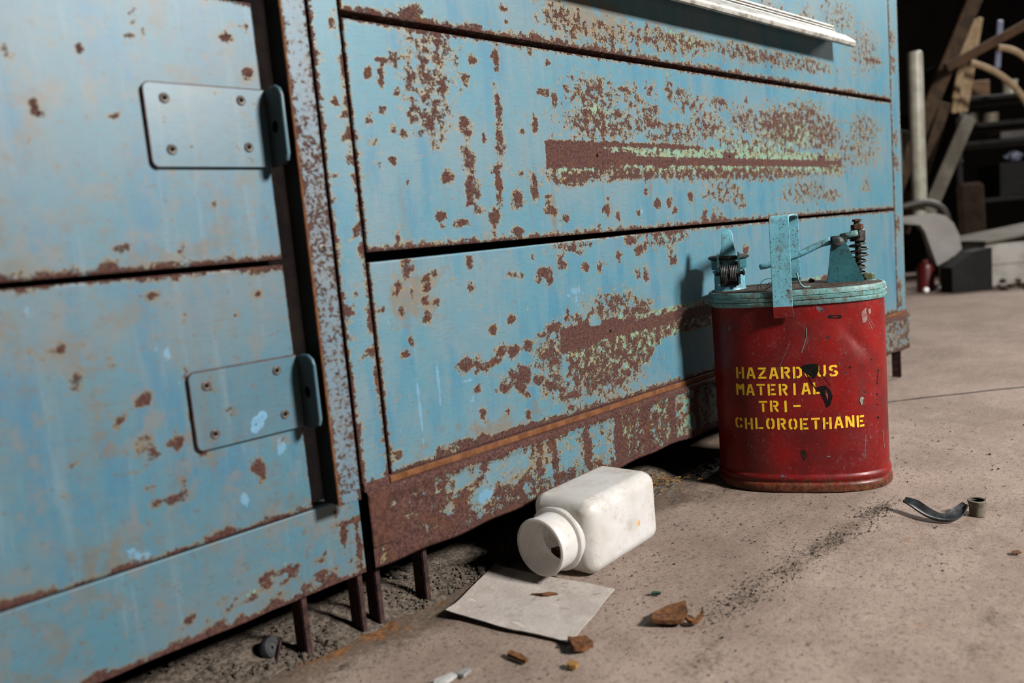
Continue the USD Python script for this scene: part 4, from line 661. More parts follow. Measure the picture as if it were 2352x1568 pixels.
# ------------------------------------------------------------------ the plastic bottle
def build_bottle():
    t = thing('plastic_bottle', 'open square white plastic bottle lying on its side in front of the cabinet', 'bottle', BOTTLE_AT, BOTTLE_TURN)
    L_, W, H, r = 0.1380, 0.0820, 0.0830, 0.0150
    def rbox(l, w, h, r):
        return m3.Manifold.batch_hull([m3.Manifold.sphere(r, 40).translate((sx * (l / 2 - r), sy * (w / 2 - r), sz * (h / 2 - r))) for sx in (-1, 1) for sy in (-1, 1) for sz in (-1, 1)])
    def cyl(r0, r1, x0, x1): return m3.Manifold.cylinder(x1 - x0, r0, r1, 72).rotate((0, 90, 0)).translate((x0, 0, 0))
    x = -L_ / 2; nr = 0.0305
    shoulder = m3.Manifold.hull(rbox(L_, W, H, r))
    outer = shoulder + cyl(nr + 0.0005, nr + 0.0035, x - 0.003, x + 0.010) + cyl(nr, nr, x - 0.037, x + 0.002)
    lip = m3.Manifold.revolve(m3.CrossSection([[(nr - 0.003, -0.0012), (nr + 0.0006, -0.0012), (nr + 0.0012, 0), (nr + 0.0006, 0.0012), (nr - 0.003, 0.0012)]]), 72).rotate((0, 90, 0)).translate((x - 0.0360, 0, 0))
    ring = m3.Manifold.revolve(m3.CrossSection([[(nr - 0.002, -0.0015), (nr + 0.0040, -0.0012), (nr + 0.0050, 0), (nr + 0.0040, 0.0012), (nr - 0.002, 0.0015)]]), 72).rotate((0, 90, 0)).translate((x - 0.0085, 0, 0))
    inner = rbox(L_ - 0.0034, W - 0.0034, H - 0.0034, r - 0.0017) + cyl(nr - 0.0024, nr - 0.0024, x - 0.06, x + 0.02)
    m = (outer + lip + ring - inner).translate((0, 0, H / 2))
    g = G(); p = g.pos()
    col = g.mix(g.step(g.noise(22, 4, 0.6), 0.38, 0.70), (0.82, 0.80, 0.785), (0.68, 0.64, 0.59))
    col = g.mix(g.math('multiply', g.step(g.noise(40, 6, 0.7, g.pos((1, 1, 1), (3, 1, 2))), 0.50, 0.68), 0.6), col, (0.48, 0.38, 0.28))
    col = g.mix(g.math('multiply', g.step(g.noise(300, 3, 0.6), 0.62, 0.74), 0.5), col, (0.30, 0.24, 0.19))
    b = g.bsdf(albedo=0.82, base_color=col, roughness=0.38, subsurface_weight=0.25, subsurface_scale=0.004, subsurface_radius=(1.0, 0.85, 0.7), specular_ior_level=0.45, normal=g.bump(g.noise(160, 3), 0.0003))
    tr = g.n('translucent_bsdf', 'BSDF', color=(0.72, 0.68, 0.60))
    plastic = g.make('milky_plastic', g.n('mix_closure', 'closure', fac=0.28, closure1=b, closure2=tr))
    bd = obj('body', m, plastic, t, 38)
    V = moved(lathe([(0.0034, 0), (0.0030, 0.0002), (0, 0.0003)], 16), (0.0225, -W / 2 - 0.00005, H / 2 - 0.0085), ((1, 0, 0), 90))
    obj('rust_spot', V, simple('rust_stain', (0.50, 0.24, 0.08), (0.62, 0.36, 0.16), 200, 0.6, albedo=0.9), bd, True, 'small orange rust spot')
    return t
BOTTLE_AT, BOTTLE_TURN = (0.6730, -0.0565, 0.0006), 4.5
bottle = build_bottle()
RUSTCHIP = simple('brown_rust_flake', (0.12, 0.045, 0.018), (0.30, 0.12, 0.035), 160, 0.85, bump=0.0012, bscale=300)
YELCHIP = simple('ochre_chip', (0.42, 0.19, 0.035), (0.55, 0.30, 0.09), 160, 0.85)
single('dirt_lump', moved(rock(0.0120, 12, 0.75, 2), (0.6195, -0.0425, 0.0105)), simple('rusty_lump', (0.05, 0.022, 0.010), (0.16, 0.065, 0.02), 120, 0.8, bump=0.001), 'brown lump of rusty dirt inside the mouth of the white bottle', 'dirt', True)

# ------------------------------------------------------------------ things lying on the floor
def sheet(corners, n, th, lift, seed):
    """a thin warped sheet over four corners (in order); lift(u, v) gives its height"""
    c = np.array(corners, float); u = np.linspace(0, 1, n); U, V = np.meshgrid(u, u)
    P = ((1 - U) * (1 - V))[..., None] * c[0] + (U * (1 - V))[..., None] * c[1] + (U * V)[..., None] * c[2] + ((1 - U) * V)[..., None] * c[3]
    w = 0.003 * (meshkit.fbm(np.stack([U * 4, V * 4, U * 0 + seed], -1), 3, seed) - 0.5); P = P + w[..., None]
    z = lift(U, V) + 0.0006 * (meshkit.fbm(np.stack([U * 9, V * 9, U * 0], -1), 3, seed + 1) - 0.5)
    top = np.c_[P.reshape(-1, 2), (z + th).ravel()]; bot = np.c_[P.reshape(-1, 2), z.ravel()]
    idx = np.arange(n * n).reshape(n, n); a, b, cc, d = idx[:-1, :-1].ravel(), idx[:-1, 1:].ravel(), idx[1:, 1:].ravel(), idx[1:, :-1].ravel()
    F = np.vstack([np.c_[a, b, cc], np.c_[a, cc, d]]); rim = np.r_[idx[0, :-1], idx[:-1, -1], idx[-1, :0:-1], idx[:0:-1, 0]]; rn = np.roll(rim, -1); k = n * n
    return_f = np.vstack([F, F[:, ::-1] + k, np.c_[rim, rim + k, rn + k], np.c_[rim, rn + k, rn]])
    m = trimesh.Trimesh(np.vstack([top, bot]), return_f, process=False); m.fix_normals(); return m

def cardboard():
    g = G()
    col = g.mix(g.step(g.noise(26, 5, 0.65), 0.36, 0.68), (0.60, 0.53, 0.475), (0.47, 0.405, 0.355))
    col = g.mix(g.math('multiply', g.step(g.noise(55, 5, 0.65, g.pos((1, 1, 1), (4, 2, 0)), 0.8), 0.58, 0.70), 0.7), col, (0.22, 0.17, 0.135))
    col = g.mix(g.step(g.noise(40, 3, 0.6, g.pos((2.5, 0.6, 1), (1, 3, 0))), 0.66, 0.72), col, (0.70, 0.63, 0.55))
    return g.make('grey_cardboard', g.bsdf(albedo=0.55, base_color=col, roughness=0.85, normal=g.bump(g.noise(220, 4), 0.0006)))
card = thing('card_sheet', 'flat grey-beige square of card lying on the floor in front of the white bottle', 'card')
CARD = cardboard()
cs = [(0.4542, -0.0352), (0.4898, -0.1716), (0.6015, -0.1342), (0.5700, 0.0118)]
CA = [(cs[0][0] + 0.004, cs[0][1] + 0.000), cs[1], cs[2], cs[3]]
lift = lambda U, V: 0.0012 + 0.0030 * np.exp(-(V / 0.12) ** 2) * (1 - U * 0.7) + 0.0030 * (1 - U) ** 4
obj('sheet', sheet(CA, 40, 0.0010, lift, 3), CARD, card, 40)
obj('tear', tube(spline([(0.540, -0.074, 0.0034), (0.5435, -0.080, 0.0036), (0.546, -0.0865, 0.0040), (0.5515, -0.0915, 0.0042), (0.556, -0.097, 0.0036)], 16), np.r_[np.linspace(0.0006, 0.0022, 10), np.linspace(0.0022, 0.0006, 6)], 6), RUSTCHIP, card, True, 'dark ragged tear')

def flake(name, pts, h, mat, label, cat, seed, z=0.0015, curl=0.0):
    """a broken flake: an outline with an uneven, curled surface"""
    g = np.random.default_rng(seed); p = sg.Polygon(pts); m = slab(p.buffer(0.0006).simplify(0.0004), h)
    v, f = trimesh.remesh.subdivide_to_size(m.vertices, m.faces, 0.006); v = np.array(v); c = np.array(p.centroid.coords[0])
    r = np.linalg.norm(v[:, :2] - c, axis=1)
    v[:, 2] += z + curl * (r / r.max()) ** 2 + 0.0022 * (meshkit.fbm(np.c_[v[:, :2] * 140, v[:, :1] * 0], 3, seed) - 0.35)
    v[:, :2] += 0.0012 * (np.stack([meshkit.noise(v * 260, seed), meshkit.noise(v * 260, seed + 5)], -1) - 0.5)
    return single(name, trimesh.Trimesh(v, f, process=True), mat, label, cat, 30)
flake('rust_flake', [(0.5592, -0.2107), (0.575, -0.203), (0.5928, -0.2058), (0.6057, -0.2164), (0.5910, -0.2285), (0.5748, -0.2325)], 0.004, RUSTCHIP, 'broad brown rust flake on open floor to the right of the card sheet', 'rust flake', 11, 0.001, 0.004)
flake('rust_flake', [(0.5864, -0.2290), (0.5804, -0.2405), (0.5850, -0.2425), (0.5960, -0.2415), (0.604, -0.2371), (0.598, -0.2385), (0.588, -0.2388)], 0.003, RUSTCHIP, 'small curved ochre sliver beside the broad brown flake', 'rust flake', 12, 0.001, 0.006)
flake('rust_flake', [(0.4898, -0.1695), (0.5008, -0.1802), (0.497, -0.192), (0.488, -0.1910), (0.480, -0.1852)], 0.0055, RUSTCHIP, 'thick brown flake touching the near corner of the card sheet', 'rust flake', 13, 0.0012, 0.001)
flake('rust_sliver', [(0.4415, -0.1402), (0.4455, -0.1400), (0.4470, -0.151), (0.4458, -0.1616), (0.4425, -0.1616), (0.4420, -0.150)], 0.0028, RUSTCHIP, 'thin stick-like brown rust sliver on the floor below the card sheet', 'rust flake', 14)
flake('ochre_chip', [(0.4594, -0.1958), (0.4640, -0.1965), (0.4648, -0.2025), (0.4600, -0.2040), (0.4575, -0.2000)], 0.004, YELCHIP, 'tiny bright ochre chip at the bottom of the picture', 'chip', 15)
WHITE = simple('white_chip', (0.80, 0.79, 0.76), (0.66, 0.65, 0.62), 200, 0.6)
flake('white_chip', [(0.3740, -0.1225), (0.3893, -0.1260), (0.3895, -0.1310), (0.3780, -0.1315), (0.3690, -0.1270)], 0.003, WHITE, 'white plastic chip cut by the bottom edge of the picture', 'chip', 16)
flake('white_chip', [(0.3925, -0.1290), (0.4010, -0.1300), (0.4025, -0.1345), (0.3945, -0.1350)], 0.003, simple('pale_grey_chip', (0.50, 0.50, 0.49), (0.40, 0.39, 0.38), 200, 0.6), 'pale grey chip just right of the white plastic chip', 'chip', 17)
flake('paint_flake', [(0.6122, -0.1726), (0.6160, -0.1735), (0.6190, -0.1790), (0.6160, -0.1800)], 0.0022, simple('green_flake', (0.04, 0.10, 0.09), (0.09, 0.16, 0.14), 200, 0.7), 'tiny dark green paint flake on the floor right of the card sheet', 'chip', 18)
flake('paint_flake', [(0.8960, -0.4200), (0.9010, -0.4180), (0.9060, -0.4225), (0.9010, -0.4260)], 0.0012, RUSTCHIP, 'small flat orange flake on the floor below the curled black strip', 'chip', 19, 0.0006)

# curled strip of black rubber and a threaded fitting beside it
P_ = spline([(0.9722, -0.2860, 0.0135), (0.9600, -0.3080, 0.0085), (0.9535, -0.3300, 0.0045), (0.9600, -0.3440, 0.0045), (0.9720, -0.3500, 0.0085), (0.9830, -0.3535, 0.0170)], 40)
rings = []
T_ = np.gradient(P_, axis=0); T_ /= np.linalg.norm(T_, axis=1)[:, None]
for i, (p, t_) in enumerate(zip(P_, T_)):
    side = np.cross(t_, [0, 0, 1.0]); side /= np.linalg.norm(side)
    if side @ np.array([0.69, 0.72, 0]) < 0: side = -side
    up = np.cross(side, t_); up = up if up[2] > 0 else -up; q = i / 39; wd = 0.0105 * min(1, 0.35 + q * 5, 0.45 + (1 - q) * 4)
    prof = [(-0.25, 0.0), (0.0, -0.0022), (0.5, -0.0018), (1.0, 0.0030), (1.0, 0.0046), (0.5, 0.0004), (0.0, 0.0002), (-0.25, 0.0018)]
    rings.append(np.array([p + side * a * wd + up * b for a, b in prof]))
st = loft(rings, True, True); st.fix_normals()
st.apply_translation((0, 0, 0.0004 - st.bounds[0, 2]))
single('rubber_strip', st, simple('worn_black_rubber', (0.030, 0.034, 0.038), (0.085, 0.095, 0.10), 90, 0.42, bump=0.0004), 'curled strip of black rubber lying on the floor right of the red can', 'rubber strip', 35)
ft = thing('pipe_fitting', 'short grey-brown threaded pipe fitting standing beside the curled black strip', 'fitting', (0.9990, -0.3590, 0.0))
pf = [(0.0072, 0.0), (0.0084, 0.0), (0.0086, 0.0008), (0.0086, 0.0100), (0.0092, 0.0120), (0.0104, 0.0165), (0.0104, 0.0180), (0.0088, 0.0185)]
obj('collar', lathe(pf, 32), simple('dull_zinc', (0.24, 0.205, 0.155), (0.36, 0.31, 0.24), 150, 0.7, 0.0, 0.0006, 400), ft, 35)
obj('thread', lathe([(0.0088, 0.0185)] + [(0.0070 + 0.0012 * (k % 2), 0.0180 - 0.0012 * k) for k in range(12)] + [(0.0072, 0.0)], 32), simple('dull_zinc_dark', (0.05, 0.042, 0.032), (0.11, 0.095, 0.07), 150, 0.7, 0.2), ft, 35, 'dark inner thread')

# litter in the dirt under the cabinets
wh = thing('caster_wheel', 'small black wheel lying in the dirt under the left cabinet', 'wheel', (0.3075, 0.0380, 0.0105))
obj('tyre', moved(lathe([(0.0052, -0.004), (0.0095, -0.004), (0.0105, -0.002), (0.0105, 0.002), (0.0095, 0.004), (0.0052, 0.004), (0.0052, -0.004)], 28), (0, 0, 0), ((0.8, 0.3, 0.1), 66)), simple('sooty_rubber', (0.018, 0.019, 0.022), (0.04, 0.042, 0.046), 90, 0.6), wh, 35)
obj('hub', moved(lathe([(0.0052, -0.003), (0.0015, -0.0032), (0.0015, 0.0032), (0.0052, 0.003)], 20), (0, 0, 0), ((0.8, 0.3, 0.1), 66)), STEEL, wh, 35)
single('nail', tube([(0.3196, 0.0390, 0.0150), (0.3120, 0.0300, 0.0085), (0.3030, 0.0200, 0.0024)], [0.0012, 0.0013, 0.0008], 8), RUSTFOOT, 'thin rusty nail leaning beside the small black wheel', 'nail')
wr = lathe([(0.0100, -0.0016), (0.0150, -0.0016), (0.0155, 0.0), (0.0150, 0.0016), (0.0100, 0.0016), (0.0095, 0), (0.0100, -0.0016)], 30)
single('washer', moved(wr, (0.4800, 0.0690, 0.0135), ((0.7, 0.5, 0.0), 38)), simple('dirty_iron', (0.05, 0.045, 0.038), (0.11, 0.10, 0.085), 150, 0.6, 0.4), 'dark iron washer half sunk in the dirt under the right cabinet', 'washer', 35)
single('wood_block', moved(cbox(-0.028, 0.028, -0.016, 0.016, 0, 0.05, 0.002), (0.222, 0.150, 0.0), ((0, 0, 1), 12)), simple('old_wood', (0.11, 0.062, 0.03), (0.19, 0.11, 0.055), 40, 0.8), 'brown wooden block wedged under the left cabinet at the bottom edge', 'wood block', False)

def scatter(n, place, size, seed, octa=False):
    g = np.random.default_rng(seed); base = [rock(1.0, seed * 50 + k, 0.7) for k in range(8)] if not octa else [trimesh.convex.convex_hull(np.array([[1, 0, 0], [-.8, .2, 0], [0, 1, .1], [0, -1, 0], [.1, 0, .6], [0, .1, -.5]]) * np.array([1, s, 1])) for s in (0.5, 0.7, 1.0)]
    V, F, o = [], [], 0
    for k in range(n):
        x, y, z = place(g); s = size(g); b = base[g.integers(len(base))]; a = g.uniform(0, 6.3); c, sn = math.cos(a), math.sin(a)
        v = np.array(b.vertices) * s; v = np.c_[v[:, 0] * c - v[:, 1] * sn, v[:, 0] * sn + v[:, 1] * c, v[:, 2]] + (x, y, z + s * 0.25)
        V.append(v); F.append(np.array(b.faces) + o); o += len(v)
    return trimesh.Trimesh(np.vstack(V), np.vstack(F), process=False)
def grit(name, stops):
    g = G(); r = g.n('geometry', 'random_per_island')
    col = g.n('rgb_ramp', 'color', fac=r, ramp=stops, interpolate=False)
    return g.make(name, g.bsdf(albedo=0.72, base_color=col, roughness=0.9, specular_ior_level=0.15))
def heap_h(x, y):
    return 0.012 * np.clip((y + 0.005) / 0.06, 0, 1) * (0.4 + 1.2 * meshkit.fbm(np.array([x * 18, y * 18, 0.0]), 3, 2))
def heap_place(g):
    while True:
        x, y = g.uniform(0.12, 1.05), -0.035 + abs(g.normal(0, 0.075))
        if y < 0.20 and meshkit.fbm(np.array([x * 12, y * 12, 4.0]), 3, 7) > 0.40 + (0.14 if y < 0.0 else 0) + (0.1 if x > 0.8 else 0): break
    return x, y, float(heap_h(x, y)) * g.uniform(0.55, 1.0)
GRIT = grit('mixed_grit', [(0.0, (0.10, 0.08, 0.062)), (0.25, (0.17, 0.135, 0.105)), (0.5, (0.28, 0.235, 0.19)), (0.68, (0.055, 0.045, 0.038)), (0.84, (0.40, 0.34, 0.28)), (0.93, (0.22, 0.10, 0.04)), (0.97, (0.60, 0.56, 0.50))])
gv = thing('gravel', 'loose gravel and dirt swept up under the two cabinets', 'gravel', kind='stuff')
obj('pebbles', scatter(8000, heap_place, lambda g: 0.0006 + 0.0019 * g.random() ** 4 + (0.0045 * g.random() if g.random() < 0.025 else 0), 3), GRIT, gv, False, kind='stuff')
# bed of packed dirt below the gravel
bx, by = np.meshgrid(np.linspace(0.10, 1.12, 190), np.linspace(-0.05, 0.22, 60)); bz = np.array([[heap_h(x, y) for x in bx[0]] for y in by[:, 0]]) * np.clip((by + 0.05) / 0.06, 0, 1) * np.clip((1.12 - bx) / 0.12, 0, 1) - 0.0016
bi = np.arange(bx.size).reshape(bx.shape); a, b, c, d = bi[:-1, :-1].ravel(), bi[:-1, 1:].ravel(), bi[1:, 1:].ravel(), bi[1:, :-1].ravel()
obj('packed_bed', trimesh.Trimesh(np.c_[bx.ravel(), by.ravel(), bz.ravel()], np.vstack([np.c_[a, b, c], np.c_[a, c, d]]), process=False), simple('packed_dirt', (0.075, 0.058, 0.045), (0.21, 0.17, 0.135), 180, 0.95, bump=0.002, bscale=420, albedo=0.7), gv, True, kind='stuff')
def open_place(g):
    while True:
        if g.random() < 0.45:
            t = g.random(); x, y = 0.60 + 0.385 * t + g.normal(0, 0.012), -0.245 - 0.017 * t + g.normal(0, 0.010)
        elif g.random() < 0.5: x, y = g.uniform(0.5, 1.3), g.normal(-0.17, 0.09)
        else: x, y = g.uniform(0.3, 1.6), g.uniform(-0.5, 0.05)
        u_, v_ = (x - CAN_X) * 0.4938 - (y - CAN_Y) * 0.8696, (x - CAN_X) * 0.8696 + (y - CAN_Y) * 0.4938
        if x > 0.2 and (u_ / 0.125) ** 2 + (v_ / 0.09) ** 2 > 1: break
    return x, y, -0.0004
single('floor_grit', scatter(4200, open_place, lambda g: 0.0005 + 0.0010 * g.random() ** 4 + (0.0018 * g.random() if g.random() < 0.03 else 0), 5, True), grit('dark_grit', [(0.0, (0.040, 0.033, 0.028)), (0.35, (0.08, 0.065, 0.055)), (0.62, (0.17, 0.14, 0.115)), (0.82, (0.14, 0.055, 0.03)), (0.88, (0.03, 0.03, 0.03)), (0.955, (0.75, 0.73, 0.70))]), 'fine dark and white grit strewn over the open floor', 'grit', False, kind='stuff')
def curves(name, strands, w, mat, label, cat):
    c = UsdGeom.BasisCurves.Define(stage, path_for('/World', name)); c.CreateTypeAttr('linear')
    c.CreatePointsAttr(Vt.Vec3fArray.FromNumpy(np.vstack(strands).astype(np.float32))); c.CreateCurveVertexCountsAttr([len(s) for s in strands]); c.CreateWidthsAttr([w]); c.SetWidthsInterpolation('constant')
    from pxr import UsdShade
    UsdShade.MaterialBindingAPI.Apply(c.GetPrim()).Bind(mat); return tag(c, label, cat, None, 'stuff')
g_ = np.random.default_rng(9); strands = []
for k in range(60):
    c0 = np.array([0.90 + g_.normal(0, 0.022), 0.016 + g_.normal(0, 0.018), 0.004 + 0.010 * g_.random()]); a = g_.uniform(0, 3.2); l = g_.uniform(0.008, 0.022); z1 = g_.normal(0, 0.003)
    strands.append(np.array([c0 + np.array([math.cos(a), math.sin(a), 0]) * l * (q - 0.5) + np.array([0, 0, z1 * q + 0.004 * q * (1 - q)]) for q in np.linspace(0, 1, 6)]))
curves('straw', strands, 0.0009, YELCHIP, 'wisps of straw and dry leaf behind the white bottle', 'straw')

# ------------------------------------------------------------------ junk at the far end of the workshop
def at(u, z, d=0.0):
    """a point of the far heap: u to the right, z up, d further away, metres"""
    return np.array([4.0, 0.5, 0.0]) + u * np.array([0.7201, -0.6939, 0]) + d * np.array([0.6939, 0.7201, 0]) + np.array([0, 0, z])
def far_box(u0, u1, z0, z1, d0, d1, c=0.004): 
    b = cbox(u0, u1, d0, d1, 0, z1 - z0, c); V = np.array(b.vertices)
    return trimesh.Trimesh(np.array([at(u, z + z0, d) for u, d, z in V]), b.faces, process=False)
def beam(p, q, w, h, c=0.003):
    p, q = np.array(p, float), np.array(q, float); l = np.linalg.norm(q - p); t_ = (q - p) / l; s_ = np.cross(t_, [0.6939, 0.7201, 0.0]); s_ /= np.linalg.norm(s_); n_ = np.cross(s_, t_)
    b = cbox(-w / 2, w / 2, -h / 2, h / 2, 0, l, c); V = np.array(b.vertices)
    m = trimesh.Trimesh(p + V[:, :1] * s_ + V[:, 1:2] * n_ + V[:, 2:] * t_, b.faces, process=False); m.fix_normals(); return m
PVC = simple('dirty_pvc', (0.84, 0.81, 0.68), (0.58, 0.55, 0.42), 14, 0.4)
WOODDARK = simple('dark_timber', (0.120, 0.068, 0.034), (0.060, 0.035, 0.018), 22, 0.8)
WOODPALE = simple('pale_timber', (0.66, 0.47, 0.29), (0.48, 0.33, 0.18), 26, 0.8)
IRON = simple('rusty_iron_bar', (0.125, 0.060, 0.026), (0.085, 0.040, 0.018), 20, 0.8)
GREYB = simple('grey_board', (0.26, 0.235, 0.19), (0.15, 0.13, 0.10), 9, 0.8)
SHELL = simple('pale_moulded_shell', (0.50, 0.47, 0.44), (0.42, 0.39, 0.36), 9, 0.6)
CRATE = simple('whitewashed_crate', (0.74, 0.70, 0.65), (0.52, 0.48, 0.42), 11, 0.8)
BLACK = simple('far_black', (0.012, 0.011, 0.010), (0.022, 0.019, 0.017), 12, 0.8)  # even near-black shared by case, shelf, box and drum
DRED = simple('dark_red_plastic', (0.22, 0.010, 0.012), (0.14, 0.008, 0.008), 14, 0.4)
CLOTH = simple('brown_sacking', (0.060, 0.038, 0.024), (0.035, 0.022, 0.014), 18, 0.95)
PALEBLUE = simple('pale_blue_plastic', (0.32, 0.35, 0.50), (0.26, 0.29, 0.42), 14, 0.5)
def U(p): return (np.array(p[:2]) - np.array([4.0, 0.5])) @ np.array([0.7201, -0.6939])
def far(name, mesh, mat, label, cat, smooth=35, group=None): return single(name, mesh, mat, label, cat, smooth, group)

pv = tube([at(-0.186, 0.300, 0.06), at(-0.190, 0.45, 0.05), at(-0.195, 0.70, 0.045), at(-0.199, 1.02, 0.04), at(-0.199, 1.043, 0.04), at(-0.199, 1.048, 0.04)], [0.0290, 0.0300, 0.0310, 0.0310, 0.0300, 0.024], 20)
far('plastic_pipe', pv, PVC, 'upright white plastic pipe leaning in the dark junk heap', 'pipe', 40)
far('timber_post', beam(at(-0.19, 0.45, 0.30), at(0.51, 1.90, 0.34), 0.070, 0.06), WOODDARK, 'long dark timber post leaning to the right behind the white pipe', 'timber')
far('timber_post', beam(at(-0.12, 0.25, 0.36), at(0.12, 0.86, 0.39), 0.055, 0.04), WOODDARK, 'short dark timber low down between the white pipe and the grey board', 'timber')
far('plank', beam(at(0.203, 0.88, 0.44), at(0.292, 1.258, 0.46), 0.034, 0.02), WOODPALE, 'narrow pale plank standing left of the wide ribbed board', 'plank')
wb = thing('ribbed_board', 'wide pale ribbed board sticking up at the top right of the junk', 'board')
for k in range(3):
    obj('rib', beam(at(0.225 + 0.028 * k, 0.82, 0.50), at(0.330 + 0.028 * k, 1.265 + 0.006 * k, 0.53), 0.027, 0.022 + 0.004 * (k % 2)), WOODPALE, wb)
far('iron_bar', beam(at(-0.03, 0.976, 0.10), at(0.56, 1.232, 0.11), 0.040, 0.03), IRON, 'rusty iron bar slanting up to the right across the junk', 'bar')
for k, (p, q, lb) in enumerate([((0.268, 1.063, 0.2), (0.415, 0.988, 0.2), 'upper curved pale wooden rail at the right edge of the picture'), ((0.1395, 1.008, 0.2), (0.345, 0.880, 0.2), 'lower curved pale wooden rail below the rusty iron bar')]):
    a, b = at(*p), at(*q); mid = (a + b) / 2 + np.array([0, 0, 0.020])
    far('bent_rail', tube(spline([a, mid, b, b + (b - a) * 0.35 + np.array([0, 0, -0.07])], 24), 0.014, 10), WOODPALE, lb, 'rail', 35)
far('plastic_strip', beam(at(0.452, 1.02, 0.5), at(0.470, 1.25, 0.5), 0.028, 0.012), PALEBLUE, 'thin pale blue strip standing right of the wide ribbed board', 'strip')
far('metal_can', moved(lathe([(0, 0), (0.036, 0), (0.038, 0.004), (0.038, 0.100), (0.036, 0.105), (0, 0.105)], 24), at(0.340, 0.7685, 0.66)), simple('grey_green_tin', (0.16, 0.18, 0.17), (0.10, 0.11, 0.10), 14, 0.5), 'grey-green tin standing on the dark shelf', 'tin', 40)
far('carton', far_box(0.365, 0.475, 0.9035, 0.985, 0.60, 0.70), simple('brown_carton', (0.30, 0.17, 0.09), (0.20, 0.12, 0.07), 15, 0.85), 'small brown carton below the iron bar', 'carton')
far('paint_tin', moved(lathe([(0, 0), (0.036, 0), (0.036, 0.005), (0.034, 0.008), (0.034, 0.066), (0.037, 0.070), (0.037, 0.075), (0, 0.075)], 24), at(0.615, 0.9035, 0.66)), PVC, 'round cream tin near the right edge of the junk', 'tin', 40)
far('paint_tin', moved(lathe([(0, 0), (0.040, 0), (0.040, 0.004), (0.038, 0.007), (0.038, 0.048), (0.041, 0.052), (0, 0.054)], 24), at(0.510, 0.7685, 0.66)), simple('tan_tin', (0.36, 0.30, 0.21), (0.27, 0.22, 0.15), 16, 0.6), 'low tan tin on the dark shelf', 'tin', 40)
far('paint_tin', moved(lathe([(0, 0), (0.045, 0), (0.045, 0.005), (0.043, 0.008), (0.043, 0.058), (0.045, 0.062), (0, 0.064)], 24), at(0.425, 0.7685, 0.70)), simple('olive_tin', (0.15, 0.13, 0.09), (0.10, 0.09, 0.065), 16, 0.6), 'dull olive tin left of the tan tin on the dark shelf', 'tin', 40)
sh = thing('storage_shelf', 'dark wooden shelf holding the tins in the junk heap', 'shelf')
for z0, u0 in ((0.36, 0.30), (0.655, 0.30), (0.745, 0.30), (0.880, 0.30)): obj('shelf_board', far_box(u0, 1.05, z0, z0 + 0.0225, 0.56, 0.86), BLACK, sh, False)
for u0 in (0.275, 1.052): obj('upright', far_box(u0, u0 + 0.024, 0.0, 1.1, 0.56, 0.86), BLACK, sh, False)
far('dark_box', far_box(0.52, 0.80, 0.383, 0.560, 0.60, 0.80), BLACK, 'dark box on the shelf under the pale blue bag', 'box', False)
far('grey_board', beam(at(-0.150, 0.265, 0.12), at(0.142, 0.765, 0.22), 0.066, 0.018), GREYB, 'broad grey board leaning right of the white pipe', 'board')
far('grey_plank', beam(at(-0.330, 0.20, 0.10), at(-0.222, 0.72, 0.12), 0.048, 0.02), GREYB, 'pale grey plank left of the white pipe, against the blue cabinet corner', 'plank')
far('steel_tube', tube(spline([at(-0.42, 0.392, -0.01), at(-0.218, 0.385, -0.01), at(-0.155, 0.374, -0.01), at(-0.112, 0.335, -0.01), at(-0.098, 0.280, -0.01), at(-0.100, 0.16, -0.01), at(-0.102, 0.02, -0.01)], 40), 0.017, 12), simple('dark_brown_tube', (0.035, 0.024, 0.018), (0.055, 0.038, 0.028), 16, 0.5), 'dark bent steel tube arching over the pale moulded shell', 'tube', 40)
o2 = [(-0.36, 0.330), (-0.235, 0.334), (-0.190, 0.318), (-0.155, 0.285), (-0.128, 0.232), (-0.118, 0.172), (-0.160, 0.142), (-0.228, 0.112)]
i2 = [(-0.254, 0.198), (-0.272, 0.260), (-0.290, 0.292), (-0.36, 0.306)]
m = slab(sg.Polygon(o2 + i2).buffer(0.006).buffer(-0.004), 0.10); V = np.array(m.vertices); bend = 0.10 * ((V[:, 0] + 0.2) / 0.15) ** 2 * 0.4
m = trimesh.Trimesh(np.array([at(u, z, -0.16 + d * 0.35 + b) for (u, z, d), b in zip(V, bend)]), m.faces, process=False); m.fix_normals()
far('moulded_shell', m, SHELL, 'pale curved moulded shell under the bent steel tube', 'shell', 30)
far('red_canister', moved(lathe([(0, 0), (0.034, 0), (0.036, 0.004), (0.036, 0.10), (0.028, 0.118), (0.014, 0.124), (0.014, 0.137), (0, 0.138)], 28), at(-0.262, 0.0, -0.12)), DRED, 'dark red canister on the floor behind the cabinet corner', 'canister', 40)
GLINT = simple('glint_ball', (0.9, 0.9, 0.9), (0.8, 0.8, 0.8), 5, 0.3, albedo=1.0)  # bright white balls imitate two glints near the canister
for k, (u, z, lb) in enumerate([(-0.240, 0.064, 'white ball put in for a glint in front of the dark red canister'), (-0.298, 0.052, 'white ball put in for a glint half hidden by the cabinet corner')]):
    far('glint_ball', moved(trimesh.creation.icosphere(3, 0.012), at(u, 0.012, -0.19)), GLINT, lb, 'ball', True)
m = slab(sg.Polygon([(-0.245, 0.0), (-0.245, 0.105), (-0.155, 0.165), (-0.078, 0.176), (-0.078, 0.0)]), 0.09); V = np.array(m.vertices)
m = trimesh.Trimesh(np.array([at(u, z, -0.30 + d) for u, z, d in V]), m.faces, process=False); m.fix_normals()
far('black_case', m, BLACK, 'black sloping case on the floor between shell and white crate', 'case', False)
cr = thing('wooden_crate', 'long whitewashed wooden crate on the floor at the right edge', 'crate')
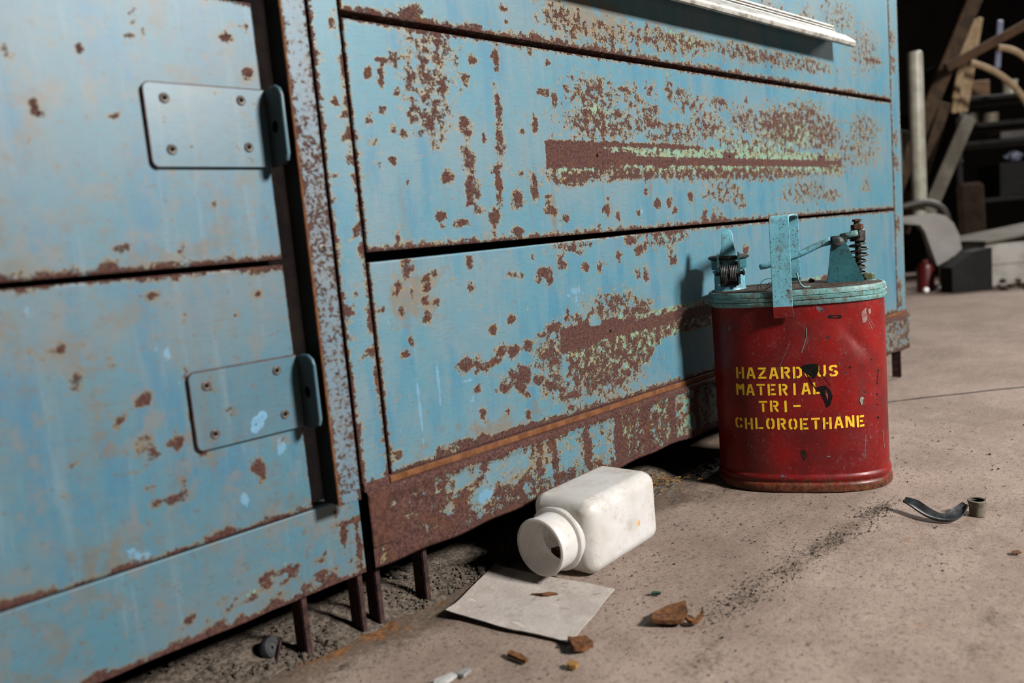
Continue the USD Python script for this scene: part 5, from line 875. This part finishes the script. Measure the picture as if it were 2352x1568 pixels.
for k in range(2):
    obj('side_board', far_box(-0.060, 0.62, 0.003 + 0.092 * k, 0.092 + 0.092 * k, -0.222, -0.204, 0.004), CRATE, cr, False)
obj('end_board', far_box(-0.060, -0.040, 0.003, 0.184, -0.200, 0.15, 0.004), CRATE, cr, False)
m = far_box(-0.074, 0.64, 0.0, 0.014, -0.25, 0.17, 0.003); V = np.array(m.vertices); uu = (V[:, :2] - np.array([4.0, 0.5])) @ np.array([0.7201, -0.6939]); V[:, 2] += 0.188 + 0.115 * np.clip(uu + 0.06, 0, 1)
obj('lid', trimesh.Trimesh(V, m.faces, process=False), GREYB, cr, False, 'tilted grey lid')
m = scatter(260, lambda g: tuple(at(0.16 + g.normal(0, 0.09), abs(g.normal(0, 0.012)), -0.36 + g.normal(0, 0.04))), lambda g: g.uniform(0.005, 0.016), 8)
single('leaf_litter', m, grit('leaf_brown', [(0.0, (0.05, 0.035, 0.022)), (0.4, (0.10, 0.07, 0.045)), (0.8, (0.025, 0.02, 0.016))]), 'heap of dark leaf litter on the floor before the white crate', 'leaf litter', False, kind='stuff')
far('plastic_bag', moved(rock(0.040, 5, 0.75, 2), at(0.625, 0.588, 0.66)), PALEBLUE, 'crumpled pale blue bag lying on the dark box at the right edge', 'bag', True)
far('paper_pile', far_box(0.515, 0.69, 0.678, 0.715, 0.58, 0.74), simple('grey_paper', (0.22, 0.20, 0.19), (0.15, 0.14, 0.13), 12, 0.85), 'grey stack of papers above the pale blue bag', 'paper')
far('sacking', beam(at(0.30, 0.0, 0.47), at(0.30, 0.47, 0.50), 0.14, 0.05, 0.02), CLOTH, 'brown sacking hanging in front of the dark shelf', 'sack')
far('drum', moved(lathe([(0, 0), (0.24, 0), (0.245, 0.01), (0.24, 0.28), (0.25, 0.29), (0.24, 0.30), (0.24, 0.60), (0.25, 0.61), (0.24, 0.62), (0.245, 0.9), (0.235, 0.9), (0.23, 0.88), (0, 0.88)], 48), at(0.42, 0.0, 1.25)), BLACK, 'black drum standing in the dark behind the shelf', 'drum', 40)
